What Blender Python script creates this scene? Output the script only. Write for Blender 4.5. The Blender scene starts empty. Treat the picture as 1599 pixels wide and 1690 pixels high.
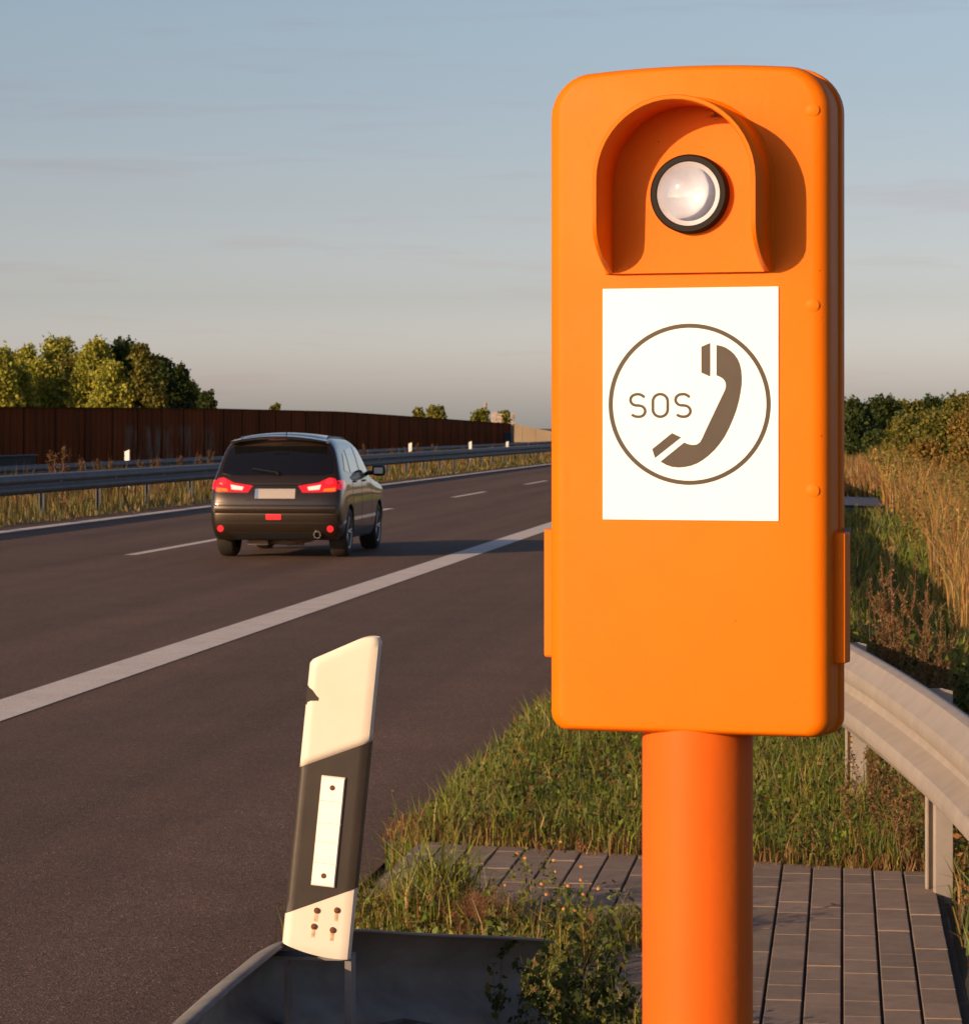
import bpy, bmesh, math, random
import numpy as np
from mathutils import Vector, Matrix
from mathutils.bvhtree import BVHTree
random.seed(7); RNG = np.random.default_rng(11)
PI = math.pi; SC = bpy.context.scene; COL = SC.collection
F = 5000.0; H = 1.55; TH = math.atan(590.5/F); S_, C_ = math.sin(TH), math.cos(TH)
ALPHA = math.radians(47); ELEV = math.radians(13.8)     # the sun: behind the viewer, to the left, low

def R(L, t, z=0.0):            # road coordinates (lateral, along) -> world
    return Vector((L*C_ + t*S_, -L*S_ + t*C_, z))
def LT(x, y): return (x*C_ - y*S_, x*S_ + y*C_)

# ------------------------------------------------------------------ helpers
def link(o, parent=None):
    COL.objects.link(o)
    if parent: o.parent = parent
    return o
def tag(o, label=None, cat=None, group=None, kind=None):
    if label: o['label'] = label
    if cat: o['category'] = cat
    if group: o['group'] = group
    if kind: o['kind'] = kind
    return o
def empty(name, loc=(0, 0, 0), rz=0, label=None, cat=None, group=None):
    o = bpy.data.objects.new(name, None); o.location = loc; o.rotation_euler = (0, 0, rz)
    o.empty_display_size = .1
    return tag(link(o), label, cat, group)
class MB:
    def __init__(s): s.v = []; s.f = []; s.m = []
    def add(s, vs, fs, m=0):
        n = len(s.v); s.v += [tuple(v) for v in vs]; s.f += [tuple(i+n for i in f) for f in fs]; s.m += [m]*len(fs); return s
    def box(s, x0, x1, y0, y1, z0, z1, m=0, M=None):
        vs = [Vector(p) for p in ((x0,y0,z0),(x1,y0,z0),(x1,y1,z0),(x0,y1,z0),(x0,y0,z1),(x1,y0,z1),(x1,y1,z1),(x0,y1,z1))]
        if M is not None: vs = [M @ v for v in vs]
        return s.add(vs, [(0,3,2,1),(4,5,6,7),(0,1,5,4),(1,2,6,5),(2,3,7,6),(3,0,4,7)], m)
    def tube(s, p0, p1, r0, r1=None, n=12, m=0, caps=True):
        r1 = r0 if r1 is None else r1; p0 = Vector(p0); p1 = Vector(p1); d = (p1-p0).normalized()
        a = d.orthogonal().normalized(); b = d.cross(a); vs = []
        for p, r in ((p0, r0), (p1, r1)):
            for i in range(n):
                t = 2*PI*i/n; vs.append(p + a*(r*math.cos(t)) + b*(r*math.sin(t)))
        fs = [(i, (i+1)%n, n+(i+1)%n, n+i) for i in range(n)]
        if caps: fs += [tuple(range(n-1, -1, -1)), tuple(range(n, 2*n))]
        return s.add(vs, fs, m)
    def lathe(s, prof, c, axis, n=32, m=0):     # prof: (radius, along)
        c = Vector(c); d = Vector(axis).normalized(); a = d.orthogonal().normalized(); b = d.cross(a); vs = []; fs = []
        for r, h in prof:
            for i in range(n):
                t = 2*PI*i/n; vs.append(c + d*h + a*(r*math.cos(t)) + b*(r*math.sin(t)))
        for k in range(len(prof)-1):
            for i in range(n): fs.append((k*n+i, k*n+(i+1)%n, (k+1)*n+(i+1)%n, (k+1)*n+i))
        return s.add(vs, fs, m)
    def prism(s, poly, y0, y1, m=0, M=None):    # poly in xz, extruded along y; poly counter-clockwise seen from -y
        n = len(poly); vs = [Vector((p[0], y0, p[1])) for p in poly] + [Vector((p[0], y1, p[1])) for p in poly]
        if M is not None: vs = [M @ v for v in vs]
        return s.add(vs, [tuple(range(n)), tuple(range(2*n-1, n-1, -1))] + [((i+1)%n, i, n+i, n+(i+1)%n) for i in range(n)], m)
    def rings(s, rings, m=0, closed=True, cap0=False, cap1=False):
        n = len(rings[0]); vs = [v for r in rings for v in r]; fs = []
        for k in range(len(rings)-1):
            for i in range(n if closed else n-1): fs.append((k*n+i, k*n+(i+1)%n, (k+1)*n+(i+1)%n, (k+1)*n+i))
        if cap0: fs.append(tuple(range(n-1, -1, -1)))
        if cap1: fs.append(tuple(range((len(rings)-1)*n, len(rings)*n)))
        return s.add(vs, fs, m)
    def build(s, name, mats, parent=None, smooth=None, bevel=0, solid=0):
        me = bpy.data.meshes.new(name); me.from_pydata(s.v, [], s.f)
        mats = mats if isinstance(mats, (list, tuple)) else [mats]
        for mm in mats: me.materials.append(mm)
        if len(mats) > 1: me.polygons.foreach_set('material_index', s.m)
        bm = bmesh.new(); bm.from_mesh(me); bmesh.ops.recalc_face_normals(bm, faces=bm.faces)
        if smooth:
            for f in bm.faces: f.smooth = True
            for e in bm.edges:
                if len(e.link_faces) == 2 and e.calc_face_angle(0) > math.radians(smooth): e.smooth = False
        bm.to_mesh(me); bm.free()
        o = link(bpy.data.objects.new(name, me), parent)
        if solid:
            md = o.modifiers.new('s', 'SOLIDIFY'); md.thickness = solid; md.offset = 0
        if bevel:
            md = o.modifiers.new('b', 'BEVEL'); md.width = bevel; md.segments = 2; md.limit_method = 'ANGLE'; md.angle_limit = math.radians(40)
        return o
def dup(root, loc=None, rz=None, **kw):
    r = root.copy(); COL.objects.link(r)
    if loc is not None: r.location = loc
    if rz is not None: r.rotation_euler = (0, 0, rz)
    def rec(a, b):
        for ch in list(a.children):
            c = ch.copy(); COL.objects.link(c); c.parent = b; rec(ch, c)
    rec(root, r); tag(r, **kw); return r

# ------------------------------------------------------------------ materials
def newmat(name):
    m = bpy.data.materials.new(name); m.use_nodes = True; nt = m.node_tree
    return m, nt, nt.nodes['Principled BSDF']
def N(nt, t, **kw):
    n = nt.nodes.new(t)
    for k, v in kw.items():
        if k in n.inputs: n.inputs[k].default_value = v
        else: setattr(n, k, v)
    return n
def mix(nt, fac, a, b, blend='MIX'):
    n = nt.nodes.new('ShaderNodeMix'); n.data_type = 'RGBA'; n.blend_type = blend
    for s_, v in ((n.inputs[0], fac), (n.inputs[6], a), (n.inputs[7], b)):
        if isinstance(v, bpy.types.NodeSocket): nt.links.new(v, s_)
        elif isinstance(v, (int, float)): s_.default_value = v
        else: s_.default_value = (*v, 1)
    return n.outputs[2]
def noise(nt, scale, detail=4, rough=.6, coord='Object', stretch=None, lo=None, hi=None):
    tc = nt.nodes.new('ShaderNodeTexCoord'); src = tc.outputs[coord]
    if stretch:
        mp = nt.nodes.new('ShaderNodeMapping'); mp.inputs['Scale'].default_value = stretch; nt.links.new(src, mp.inputs[0]); src = mp.outputs[0]
    n = N(nt, 'ShaderNodeTexNoise', Scale=scale, Detail=detail, Roughness=rough); nt.links.new(src, n.inputs['Vector']); out = n.outputs[0]
    if lo is not None:
        r = N(nt, 'ShaderNodeMapRange', **{'From Min': lo, 'From Max': hi}); nt.links.new(out, r.inputs[0]); out = r.outputs[0]
    return out
def bump(nt, b, h, strength=.2, dist=.01):
    n = N(nt, 'ShaderNodeBump', Strength=strength, Distance=dist); nt.links.new(h, n.inputs['Height']); nt.links.new(n.outputs[0], b.inputs['Normal']); return n
def pm(name, col, rough=.5, metal=0, col2=None, scale=5, lo=.35, hi=.65, stretch=None, bmp=0, bscale=None, coat=0, spec=None, coat_rough=.05):
    m, nt, b = newmat(name)
    b.inputs['Base Color'].default_value = (*col, 1); b.inputs['Roughness'].default_value = rough; b.inputs['Metallic'].default_value = metal
    if coat: b.inputs['Coat Weight'].default_value = coat; b.inputs['Coat Roughness'].default_value = coat_rough
    if spec is not None: b.inputs['Specular IOR Level'].default_value = spec
    if col2 is not None: nt.links.new(mix(nt, noise(nt, scale, stretch=stretch, lo=lo, hi=hi), col, col2), b.inputs['Base Color'])
    if bmp: bump(nt, b, noise(nt, bscale or scale*4, stretch=stretch), bmp)
    return m
def attr_mat(name, rough=.6, trans=.0, spec=.2, gain=None):
    m, nt, b = newmat(name); a = N(nt, 'ShaderNodeAttribute', attribute_name='Col'); src = a.outputs['Color']
    nt.links.new(src, b.inputs['Base Color']); b.inputs['Roughness'].default_value = rough; b.inputs['Specular IOR Level'].default_value = spec
    if trans:
        t = nt.nodes.new('ShaderNodeBsdfTranslucent'); nt.links.new(src, t.inputs[0]); ms = nt.nodes.new('ShaderNodeMixShader'); ms.inputs[0].default_value = trans
        nt.links.new(b.outputs[0], ms.inputs[1]); nt.links.new(t.outputs[0], ms.inputs[2]); nt.links.new(ms.outputs[0], nt.nodes['Material Output'].inputs[0])
    return m
M = {}
m, nt, b = newmat('orange_paint')
c = mix(nt, noise(nt, 5, 5, .65, lo=.3, hi=.75), (.84, .188, .0015), (.78, .168, .0015))
c = mix(nt, noise(nt, 26, 5, .75, stretch=(1, 1, .12), lo=.60, hi=.85), c, (.62, .135, .006))
c = mix(nt, noise(nt, 150, 2, .5, lo=.735, hi=.80), c, (.30, .075, .01))
nt.links.new(c, b.inputs['Base Color']); rr_n = N(nt, 'ShaderNodeMapRange', **{'To Min': .38, 'To Max': .6}); nt.links.new(noise(nt, 9, 5, .7), rr_n.inputs[0]); nt.links.new(rr_n.outputs[0], b.inputs['Roughness'])
b.inputs['Specular IOR Level'].default_value = .14; bump(nt, b, noise(nt, 90, 3), .035); M['orange'] = m
M['orange_pole'] = pm('orange_pole_paint', (.78, .145, .012), .5, col2=(.70, .125, .014), scale=7, lo=.3, hi=.8, bmp=.05, bscale=70, spec=.15)
M['rubber'] = pm('black_rubber', (.009, .007, .006), .6, spec=.2)
M['seam'] = pm('seam_rubber', (.03, .012, .008), .7)
M['sheet'] = pm('white_sheeting', (.90, .97, 1.0), .4, col2=(.875, .95, .99), scale=8)
M['print'] = pm('brown_black_print', (.024, .014, .009), .5, col2=(.034, .020, .013), scale=30)
M['cream'] = pm('aged_white_plastic', (.78, .72, .63), .42, col2=(.74, .67, .57), scale=9, bmp=.02, bscale=40)
M['blackpl'] = pm('black_plastic', (.028, .022, .018), .42, col2=(.04, .03, .024), scale=14, bmp=.03, bscale=80)
M['refl'] = pm('reflector', (.95, .97, 1.0), .3)
M['refl_frame'] = pm('reflector_frame', (.72, .62, .55), .5)
M['rustbolt'] = pm('rusty_bolt', (.10, .035, .015), .8, col2=(.18, .06, .02), scale=300)
M['galv'] = pm('galvanised_steel', (.42, .37, .32), .6, .15, col2=(.34, .30, .265), scale=9, lo=.3, hi=.7, bmp=.02, bscale=120)
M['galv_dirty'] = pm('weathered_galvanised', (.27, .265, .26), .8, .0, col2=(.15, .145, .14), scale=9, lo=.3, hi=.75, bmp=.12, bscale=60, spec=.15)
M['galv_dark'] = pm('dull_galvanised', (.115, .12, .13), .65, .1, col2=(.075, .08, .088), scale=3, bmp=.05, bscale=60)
M['boltm'] = pm('bright_bolt', (.6, .6, .6), .35, .6)
M['spot'] = pm('rust_spot', (.16, .075, .045), .8)
M['stain'] = pm('rust_stain', (.45, .25, .10), .6, col2=(.74, .66, .54), scale=60)

# lens
M['bowl'] = pm('silvered_bowl', (.62, .65, .74), .5, .15, col2=(.54, .54, .60), scale=50)
m, nt, b = newmat('clear_dome'); tp = nt.nodes.new('ShaderNodeBsdfTransparent'); tp.inputs[0].default_value = (.93, .95, 1, 1); gl = nt.nodes.new('ShaderNodeBsdfGlossy'); gl.inputs['Roughness'].default_value = .06
fr = nt.nodes.new('ShaderNodeFresnel'); fr.inputs[0].default_value = 1.5; ms = nt.nodes.new('ShaderNodeMixShader'); nt.links.new(fr.outputs[0], ms.inputs[0]); nt.links.new(tp.outputs[0], ms.inputs[1]); nt.links.new(gl.outputs[0], ms.inputs[2]); nt.links.new(ms.outputs[0], nt.nodes['Material Output'].inputs[0])
M['lens'] = m

def asphalt(name, c1, c2, lane=False):
    m, nt, b = newmat(name)
    g = N(nt, 'ShaderNodeTexVoronoi', Scale=170.); tc = nt.nodes.new('ShaderNodeTexCoord'); nt.links.new(tc.outputs['Object'], g.inputs['Vector'])
    col = mix(nt, noise(nt, .35, stretch=(3, .4, 1), lo=.3, hi=.7), c1, c2)
    sepc = nt.nodes.new('ShaderNodeSeparateColor'); nt.links.new(g.outputs['Color'], sepc.inputs[0])
    r1 = N(nt, 'ShaderNodeMapRange', **{'From Min': 0., 'From Max': 1., 'To Min': .40, 'To Max': 1.65}); nt.links.new(sepc.outputs[0], r1.inputs[0])
    col = mix(nt, 1.0, col, r1.outputs[0], 'MULTIPLY')
    r2 = N(nt, 'ShaderNodeMapRange', **{'From Min': .978, 'From Max': 1.}); nt.links.new(sepc.outputs[1], r2.inputs[0])
    col = mix(nt, r2.outputs[0], col, (.50, .42, .33))
    mp = nt.nodes.new('ShaderNodeMapping'); mp.inputs['Rotation'].default_value = (0, 0, TH); nt.links.new(tc.outputs['Object'], mp.inputs[0])
    m2 = nt.nodes.new('ShaderNodeMapping'); m2.inputs['Scale'].default_value = (1.1, .018, 1); nt.links.new(mp.outputs[0], m2.inputs[0])
    tn = N(nt, 'ShaderNodeTexNoise', Scale=1.0, Detail=5., Roughness=.6); nt.links.new(m2.outputs[0], tn.inputs['Vector'])
    tr_ = N(nt, 'ShaderNodeMapRange', **{'From Min': .38, 'From Max': .62, 'To Min': .80, 'To Max': 1.12}); nt.links.new(tn.outputs[0], tr_.inputs[0])
    col = mix(nt, 1.0, col, tr_.outputs[0], 'MULTIPLY')
    nt.links.new(mix(nt, noise(nt, 1.3, 6, .7, lo=.35, hi=.7), col, mix(nt, 1.0, col, (.8, .8, .82), 'MULTIPLY')), b.inputs['Base Color'])
    b.inputs['Roughness'].default_value = .78; b.inputs['Specular IOR Level'].default_value = .3
    bump(nt, b, g.outputs['Distance'], .6, .004)
    return m
M['asphalt'] = asphalt('asphalt', (.150, .090, .060), (.128, .077, .051))
M['asphalt2'] = asphalt('asphalt_far', (.10, .085, .08), (.085, .073, .07))
def marking(name, c):
    m, nt, b = newmat(name)
    v = N(nt, 'ShaderNodeTexVoronoi', Scale=140.); tc = nt.nodes.new('ShaderNodeTexCoord'); nt.links.new(tc.outputs['Object'], v.inputs['Vector'])
    sp = nt.nodes.new('ShaderNodeSeparateColor'); nt.links.new(v.outputs['Color'], sp.inputs[0])
    r = N(nt, 'ShaderNodeMapRange', **{'From Min': .0, 'From Max': .32, 'To Min': .62, 'To Max': 1.}); nt.links.new(sp.outputs[0], r.inputs[0])
    col = mix(nt, 1., mix(nt, noise(nt, 3, lo=.3, hi=.7), c, tuple(x*.82 for x in c)), r.outputs[0], 'MULTIPLY')
    nt.links.new(col, b.inputs['Base Color']); b.inputs['Roughness'].default_value = .7; bump(nt, b, v.outputs['Distance'], .5, .003)
    return m
M['line'] = marking('road_marking', (.80, .73, .66))
M['soil'] = pm('soil', (.075, .055, .032), .95, col2=(.05, .052, .022), scale=2.5, bmp=.6, bscale=40)
M['field'] = pm('field', (.09, .085, .035), .95, col2=(.06, .065, .025), scale=.3, bmp=.3)

# rusty steel wall
m, nt, b = newmat('rusty_steel_wall')
c = mix(nt, noise(nt, 1.4, 6, .7, stretch=(1, 1, .25), lo=.35, hi=.7), (.20, .046, .012), (.115, .032, .011))
c = mix(nt, noise(nt, .22, 3, .5, stretch=(1, 1, .6), lo=.45, hi=.65), c, (.24, .055, .013))
# worn pale stretch some way along the wall
tc = nt.nodes.new('ShaderNodeTexCoord'); sx = nt.nodes.new('ShaderNodeSeparateXYZ'); nt.links.new(tc.outputs['Object'], sx.inputs[0])
g1 = N(nt, 'ShaderNodeMapRange', **{'From Min': 138., 'From Max': 142.}); nt.links.new(sx.outputs[1], g1.inputs[0])
g2 = N(nt, 'ShaderNodeMapRange', **{'From Min': 164., 'From Max': 160.}); nt.links.new(sx.outputs[1], g2.inputs[0])
mu = N(nt, 'ShaderNodeMath', operation='MULTIPLY'); nt.links.new(g1.outputs[0], mu.inputs[0]); nt.links.new(g2.outputs[0], mu.inputs[1])
zz = N(nt, 'ShaderNodeMapRange', **{'From Min': 1.75, 'From Max': 1.4}); nt.links.new(sx.outputs[2], zz.inputs[0])
mu3 = N(nt, 'ShaderNodeMath', operation='MULTIPLY'); nt.links.new(mu.outputs[0], mu3.inputs[0]); nt.links.new(zz.outputs[0], mu3.inputs[1])
mu2 = N(nt, 'ShaderNodeMath', operation='MULTIPLY'); nt.links.new(mu3.outputs[0], mu2.inputs[0]); nt.links.new(noise(nt, .8, 6, .7, stretch=(1, 1, .5), lo=.47, hi=.6), mu2.inputs[1])
c = mix(nt, mu2.outputs[0], c, (.21, .135, .095))
nt.links.new(c, b.inputs['Base Color']); b.inputs['Roughness'].default_value = .9; b.inputs['Specular IOR Level'].default_value = .03; M['rust'] = m
M['rustpost'] = pm('rusty_post', (.10, .030, .011), .9, spec=.03)
M['beige'] = pm('beige_wall', (.34, .26, .17), .85, col2=(.29, .22, .15), scale=.4)
M['concrete'] = pm('pale_concrete', (.48, .38, .31), .85, col2=(.33, .28, .26), scale=1.5)
M['paver'] = None
M['bark'] = pm('bark', (.10, .075, .05), .9, col2=(.06, .045, .03), scale=8, stretch=(1, 1, .2), bmp=.5)
M['leaf'] = attr_mat('leaf', .55, .35, .25)
M['grass'] = attr_mat('grass_blade', .5, .2, .3)
M['dark'] = pm('shadow_black', (.012, .012, .013), .8)
M['white'] = pm('white_plastic', (.75, .75, .75), .5)
M['bluegreen'] = pm('blue_green_metal', (.02, .06, .08), .6)
M['mast'] = pm('mast_metal', (.42, .33, .25), .6)

# ------------------------------------------------------------------ ground, roads
def strip(name, L0, L1, t0, t1, z, mat, kind='structure', parent=None, nt_=1):
    b = MB(); n = nt_
    vs = []
    for i in range(n+1):
        t = t0 + (t1-t0)*i/n; vs += [R(L0, t, z), R(L1, t, z)]
    b.add(vs, [(2*i, 2*i+1, 2*i+3, 2*i+2) for i in range(n)])
    o = b.build(name, mat, parent)
    if kind: tag(o, kind=kind)
    return o
g = MB(); g.add([(-3000, -300, -.03), (3000, -300, -.03), (3000, 5000, -.03), (-3000, 5000, -.03)], [(0, 1, 2, 3)]); tag(g.build('ground', M['field']), kind='structure')
tag(strip('motorway', -12.95, -1.62, -20, 1500, 0.0, M['asphalt'], None, nt_=1), kind='structure')
strip('opposite_carriageway', -29, -17.9, -20, 1500, 0.0, M['asphalt2'])
strip('median_ground', -17.9, -12.95, -20, 1500, .004, M['soil'], nt_=1)
XR, XD, XL = -4.58, -8.60, -12.37
mk = lambda L0, L1, t0, t1: [R(L0, t0, .004), R(L1, t0, .004), R(L1, t1, .004), R(L0, t1, .004)]
strip('shoulder_line', XR-.175, XR+.175, -20, 900, .004, M['line'])
strip('median_edge_line', XL-.16, XL+.14, -20, 900, .004, M['line'])
b = MB()
first = 36.1; per = 15.4
k = -4
while True:
    t0 = first + per*k; k += 1
    if t0 > 700: break
    b.add(mk(XD-.075, XD+.075, t0, t0+6.0), [(0, 1, 2, 3)])
tag(b.build('lane_dashes', M['line']), kind='structure')
# opposite road edge lines
strip('opposite_edge_line', -18.6, -18.4, -20, 900, .004, M['line'])

# verge: height field right of the road
def vz(L, t):
    e = min(1, max(0, (L+1.62)/.22)); e = e*e*(3-2*e)
    z = -.02 + .11*e
    z += .02*math.sin(t*1.7+L*3)*min(1, max(0, (L+1.3)))*(0 if (54 < t < 65) or (6.5 < t < 10.4 and L < .4) else 1)
    if L > .75:
        k = min(1, (L-.75)/1.5); z -= .35*k*k*(3-2*k)
    if L > 3.5:
        k = min(1, (L-3.5)/3); z += .5*k
    return z
b = MB(); Ls = [-1.62, -1.56, -1.5, -1.4] + [-1.2+.2*i for i in range(13)] + [1.6, 2, 2.5, 3, 3.5, 4.5, 5.5, 6.5, 9, 14, 30, 80]
ts = [-10+.5*i for i in range(80)] + [30+2*i for i in range(60)] + [150+20*i for i in range(20)] + [700, 1500]
vs = [R(L, t, vz(L, t)) for t in ts for L in Ls]; n = len(Ls)
b.add(vs, [(j*n+i, j*n+i+1, (j+1)*n+i+1, (j+1)*n+i) for j in range(len(ts)-1) for i in range(n-1)])
tag(b.build('verge_ground', M['soil'], smooth=60), kind='structure')

# paved platform
m, nt, bs = newmat('concrete_pavers')
at = N(nt, 'ShaderNodeAttribute', attribute_name='Col')
c = mix(nt, 1., at.outputs['Color'], mix(nt, noise(nt, 14, 6, .7, lo=.3, hi=.75), (1.1, 1.08, 1.05), (.72, .72, .72)), 'MULTIPLY')
nt.links.new(c, bs.inputs['Base Color']); bs.inputs['Roughness'].default_value = .85; bump(nt, bs, noise(nt, 120, 5), .4, .003)
M['paver'] = m
def paving():
    L0, L1 = -1.46, .31; w = .0975; ln = .198; vs = []; fs = []; cols = []
    nrow = int((L1-L0)/w)
    for i in range(nrow):
        a = L0 + i*w; bq = a + w - .0075
        tmax = 10.42 - (a - L0)*.30
        off = (.5 if i % 2 else 0)*ln
        t = 3.0 - off
        while t < tmax - .03:
            t1 = min(t+ln-.0025, tmax)
            zt = .112 + random.uniform(-.0015, .0015); zb = .06; bv = .0022
            P = [R(a, t, zb), R(bq, t, zb), R(bq, t1, zb), R(a, t1, zb), R(a, t, zt-bv), R(bq, t, zt-bv), R(bq, t1, zt-bv), R(a, t1, zt-bv),
                 R(a+bv, t+bv, zt), R(bq-bv, t+bv, zt), R(bq-bv, t1-bv, zt), R(a+bv, t1-bv, zt)]
            n = len(vs); vs += P
            for f in ((0,1,5,4),(1,2,6,5),(2,3,7,6),(3,0,4,7),(4,5,9,8),(5,6,10,9),(6,7,11,10),(7,4,8,11),(8,9,10,11)): fs.append(tuple(x+n for x in f))
            k = random.uniform(.85, 1.12); cols += [(.255*k, .195*k, .155*k, 1)]*12
            t += ln
    me = bpy.data.meshes.new('paving'); me.from_pydata(vs, [], fs); me.materials.append(M['paver'])
    ca = me.color_attributes.new('Col', 'FLOAT_COLOR', 'POINT'); ca.data.foreach_set('color', np.array(cols, dtype=np.float32).ravel())
    return tag(link(bpy.data.objects.new('paving', me)), kind='structure')
paving()
b = MB(); 
tmx = lambda L: 10.42-(L+1.46)*.30
b.add([R(-1.47, 3, .102), R(.31, 3, .102), R(.31, tmx(.31), .102), R(-1.47, tmx(-1.47), .102)], [(0, 1, 2, 3)])
tag(b.build('paving_bed', pm('joint_sand', (.03, .024, .018), .95)), kind='structure')
# crossing track far down the verge
def sheet(name, pts, mat): 
    b = MB(); b.add(pts, [tuple(range(len(pts)))]); return tag(b.build(name, mat), kind='structure')
sheet('track', [R(-.3, 56.5, .125), R(.72, 55.5, .125), R(.70, 62.3, .125), R(-.3, 63.5, .125)], M['concrete'])

# ------------------------------------------------------------------ emergency call post
BX, BY, PHI = .248, 3.50, math.radians(-17.5)
post = empty('emergency_phone', (BX, BY, 0.112), PHI, 'orange roadside emergency call post with hooded lamp and white SOS plate', 'emergency phone')
Z0 = post.location.z
W2, BZ0, BZ1, DEP = .1665, 1.1945-Z0, 1.9605-Z0, .078
OX = -.0160     # the cover sits slightly left of the pole's axis
def outline(a, z0, z1, rt, rb, arch=0, n=10):
    pts = []
    for k in range(n+1):
        t = PI + PI/2*k/n; pts.append((-a+rb+rb*math.cos(t), z0+rb+rb*math.sin(t)))
    for k in range(n+1):
        t = -PI/2 + PI/2*k/n; pts.append((a-rb+rb*math.cos(t), z0+rb+rb*math.sin(t)))
    for k in range(n+1):
        t = PI/2*k/n; pts.append((a-rt+rt*math.cos(t), z1-rt+rt*math.sin(t)))
    for k in range(1, 8):
        x = (a-rt)*(1-2*k/8); pts.append((x, z1))
    for k in range(n+1):
        t = PI/2 + PI/2*k/n; pts.append((-a+rt+rt*math.cos(t), z1-rt+rt*math.sin(t)))
    return [(x + OX, z + arch*(1-(x/a)**2)*max(0, min(1, (z-(z1-.25))/.25))) for x, z in pts]
def shell(front, back, rnd, inset_extra=0, a=W2, z0=BZ0, z1=BZ1, rt=.046, rb=.022, arch=.010, front_face=True):
    b = MB(); rings = []
    for k in range(9):
        t = PI/2*k/8; ins = rnd*(1-math.sin(t)); y = front + rnd*(1-math.cos(t))
        insz = ins*.40
        rings.append([Vector((x, y, z)) for x, z in outline(a-ins, z0+insz, z1-insz, max(.004, rt-ins*.6), max(.004, rb-insz), arch)])
    rings.append([Vector((x, back, z)) for x, z in outline(a, z0, z1, rt, rb, arch)])
    b.rings(rings, cap0=True, cap1=True); return b
shell(0, .060, .019).build('front_cover', M['orange'], post, smooth=50)
shell(.060, .064, .001, a=W2-.005, z0=BZ0+.004, z1=BZ1-.005).build('seal', M['seam'], post, smooth=50)
shell(.064, DEP+.004, .004, a=W2+.003, z0=BZ0-.001, z1=BZ1+.003, rt=.048, rb=.02).build('rear_housing', M['orange'], post, smooth=50)
# pole
b = MB(); pr = .0650; pcx = -.0180
b.lathe([(0, BZ0+.02), (pr, BZ0+.02), (pr, .02), (pr+.002, .018), (pr+.002, 0.0)], (pcx, .066, 0), (0, 0, 1), 48)
b.build('pole', M['orange_pole'], post, smooth=40)
b = MB(); b.lathe([(0, .016), (.11, .016), (.115, .012), (.115, 0.0), (0, 0)], (pcx, .066, 0), (0, 0, 1), 40); b.build('base_plate', M['orange_pole'], post, smooth=40)
# side flaps
for sx, name in ((-1, 'side_flap'), (1, 'side_flap')):
    b = MB(); zt, zb = 1.430-Z0, 1.278-Z0
    if sx < 0: b.box(OX-W2-.0150, OX-W2+.004, .034, .050, zb, zt)
    else: b.box(OX+W2-.004, OX+W2+.0135, .034, .066, zb, zt)
    b.build(name, M['orange'], post, bevel=.003)
    if sx > 0:
        b = MB(); b.box(OX+W2+.004, OX+W2+.013, .0665, .072, zt-.006, zt+.004); b.build('hinge_edge', M['galv_dirty'], post, bevel=.001)
# hood: arch wall + wedge plate
HC, HR, HZ0 = -.012, .0955, 1.729-Z0          # arch centre x, radius; bottom of straight sides
HZC = 1.832-Z0
def arch_pts(r, zlow):
    pts = [(HC - r, zlow)]
    for q in (.04, .08, .13, .19, .26, .34, .43, .55, .75, .9): pts.append((HC-r, zlow+(HZC-zlow)*q))
    for k in range(25):
        t = PI - PI*k/24; pts.append((HC + r*math.cos(t), HZC + r*math.sin(t)))
    for q in (.9, .75, .55, .43, .34, .26, .19, .13, .08, .04): pts.append((HC+r, zlow+(HZC-zlow)*q))
    pts.append((HC + r, zlow)); return pts
def hdepth(x, z):
    k = (z-HZ0)/(HZC-HZ0); 
    return .076 + .004*max(0, k-1) if k > .5 else .006 + .070*math.sin(PI/2*max(0, k/.5))**.75
outr = arch_pts(HR, HZ0); inr = arch_pts(HR-.0062, HZ0); outb = arch_pts(HR+.006, HZ0)
b = MB(); ro = []
def ring_of(pts, fy): return [Vector((x, fy(x, z), z)) for x, z in pts]
rings = [ring_of(outb, lambda x, z: .0006), ring_of(arch_pts(HR+.0015, HZ0), lambda x, z: -.005),
         ring_of(outr, lambda x, z: -hdepth(x, z)+.002), ring_of(arch_pts(HR-.001, HZ0), lambda x, z: -hdepth(x, z)), ring_of(arch_pts(HR-.0048, HZ0), lambda x, z: -hdepth(x, z)),
         ring_of(inr, lambda x, z: -hdepth(x, z)+.002), ring_of(inr, lambda x, z: .004)]
b.rings(rings, closed=False); b.build('hood', M['orange'], post, smooth=35)
# inner plate, tilted: proud at its foot
b = MB(); pp = arch_pts(HR-.0062, HZ0); n = len(pp)
yp = lambda z: -.0075 + .0055*(z-HZ0)/.2
b.add([Vector((x, yp(z), z)) for x, z in pp] + [Vector((x, .003, z)) for x, z in pp], [tuple(range(n))] + [((i+1) % n, i, n+i, n+(i+1) % n) for i in range(n)])
b.build('lamp_plate', M['orange'], post)
LC = (HC+.003, 1.8195-Z0)
b = MB(); b.lathe([(.0355, .0), (.0365, .012), (.038, .0145), (.0435, .0145), (.0455, .012), (.046, 0)], (LC[0], -.004, LC[1]), (0, -1, 0), 48)
ring = b.build('lamp_ring', M['rubber'], post, smooth=50)
b = MB(); b.lathe([(.0368, 0), (.0365, .003), (.031, .0065), (.022, .0095), (.012, .0112), (.004, .0117), (.0001, .0118)], (0, 0, 0), (0, -1, 0), 48)
o = b.build('lens', M['lens'], post, smooth=60); o.location = (LC[0], -.008, LC[1])
b = MB(); pr_ = []
for k in range(25):
    u = k/24; rad_ = .0368*(1-u)+.0002; pr_.append((rad_, .0105*(rad_/.0368)**2*1.0 ))
b.lathe(pr_, (LC[0], -.0065, LC[1]), (0, -1, 0), 48); b.build('reflector_bowl', M['bowl'], post, smooth=70)
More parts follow.
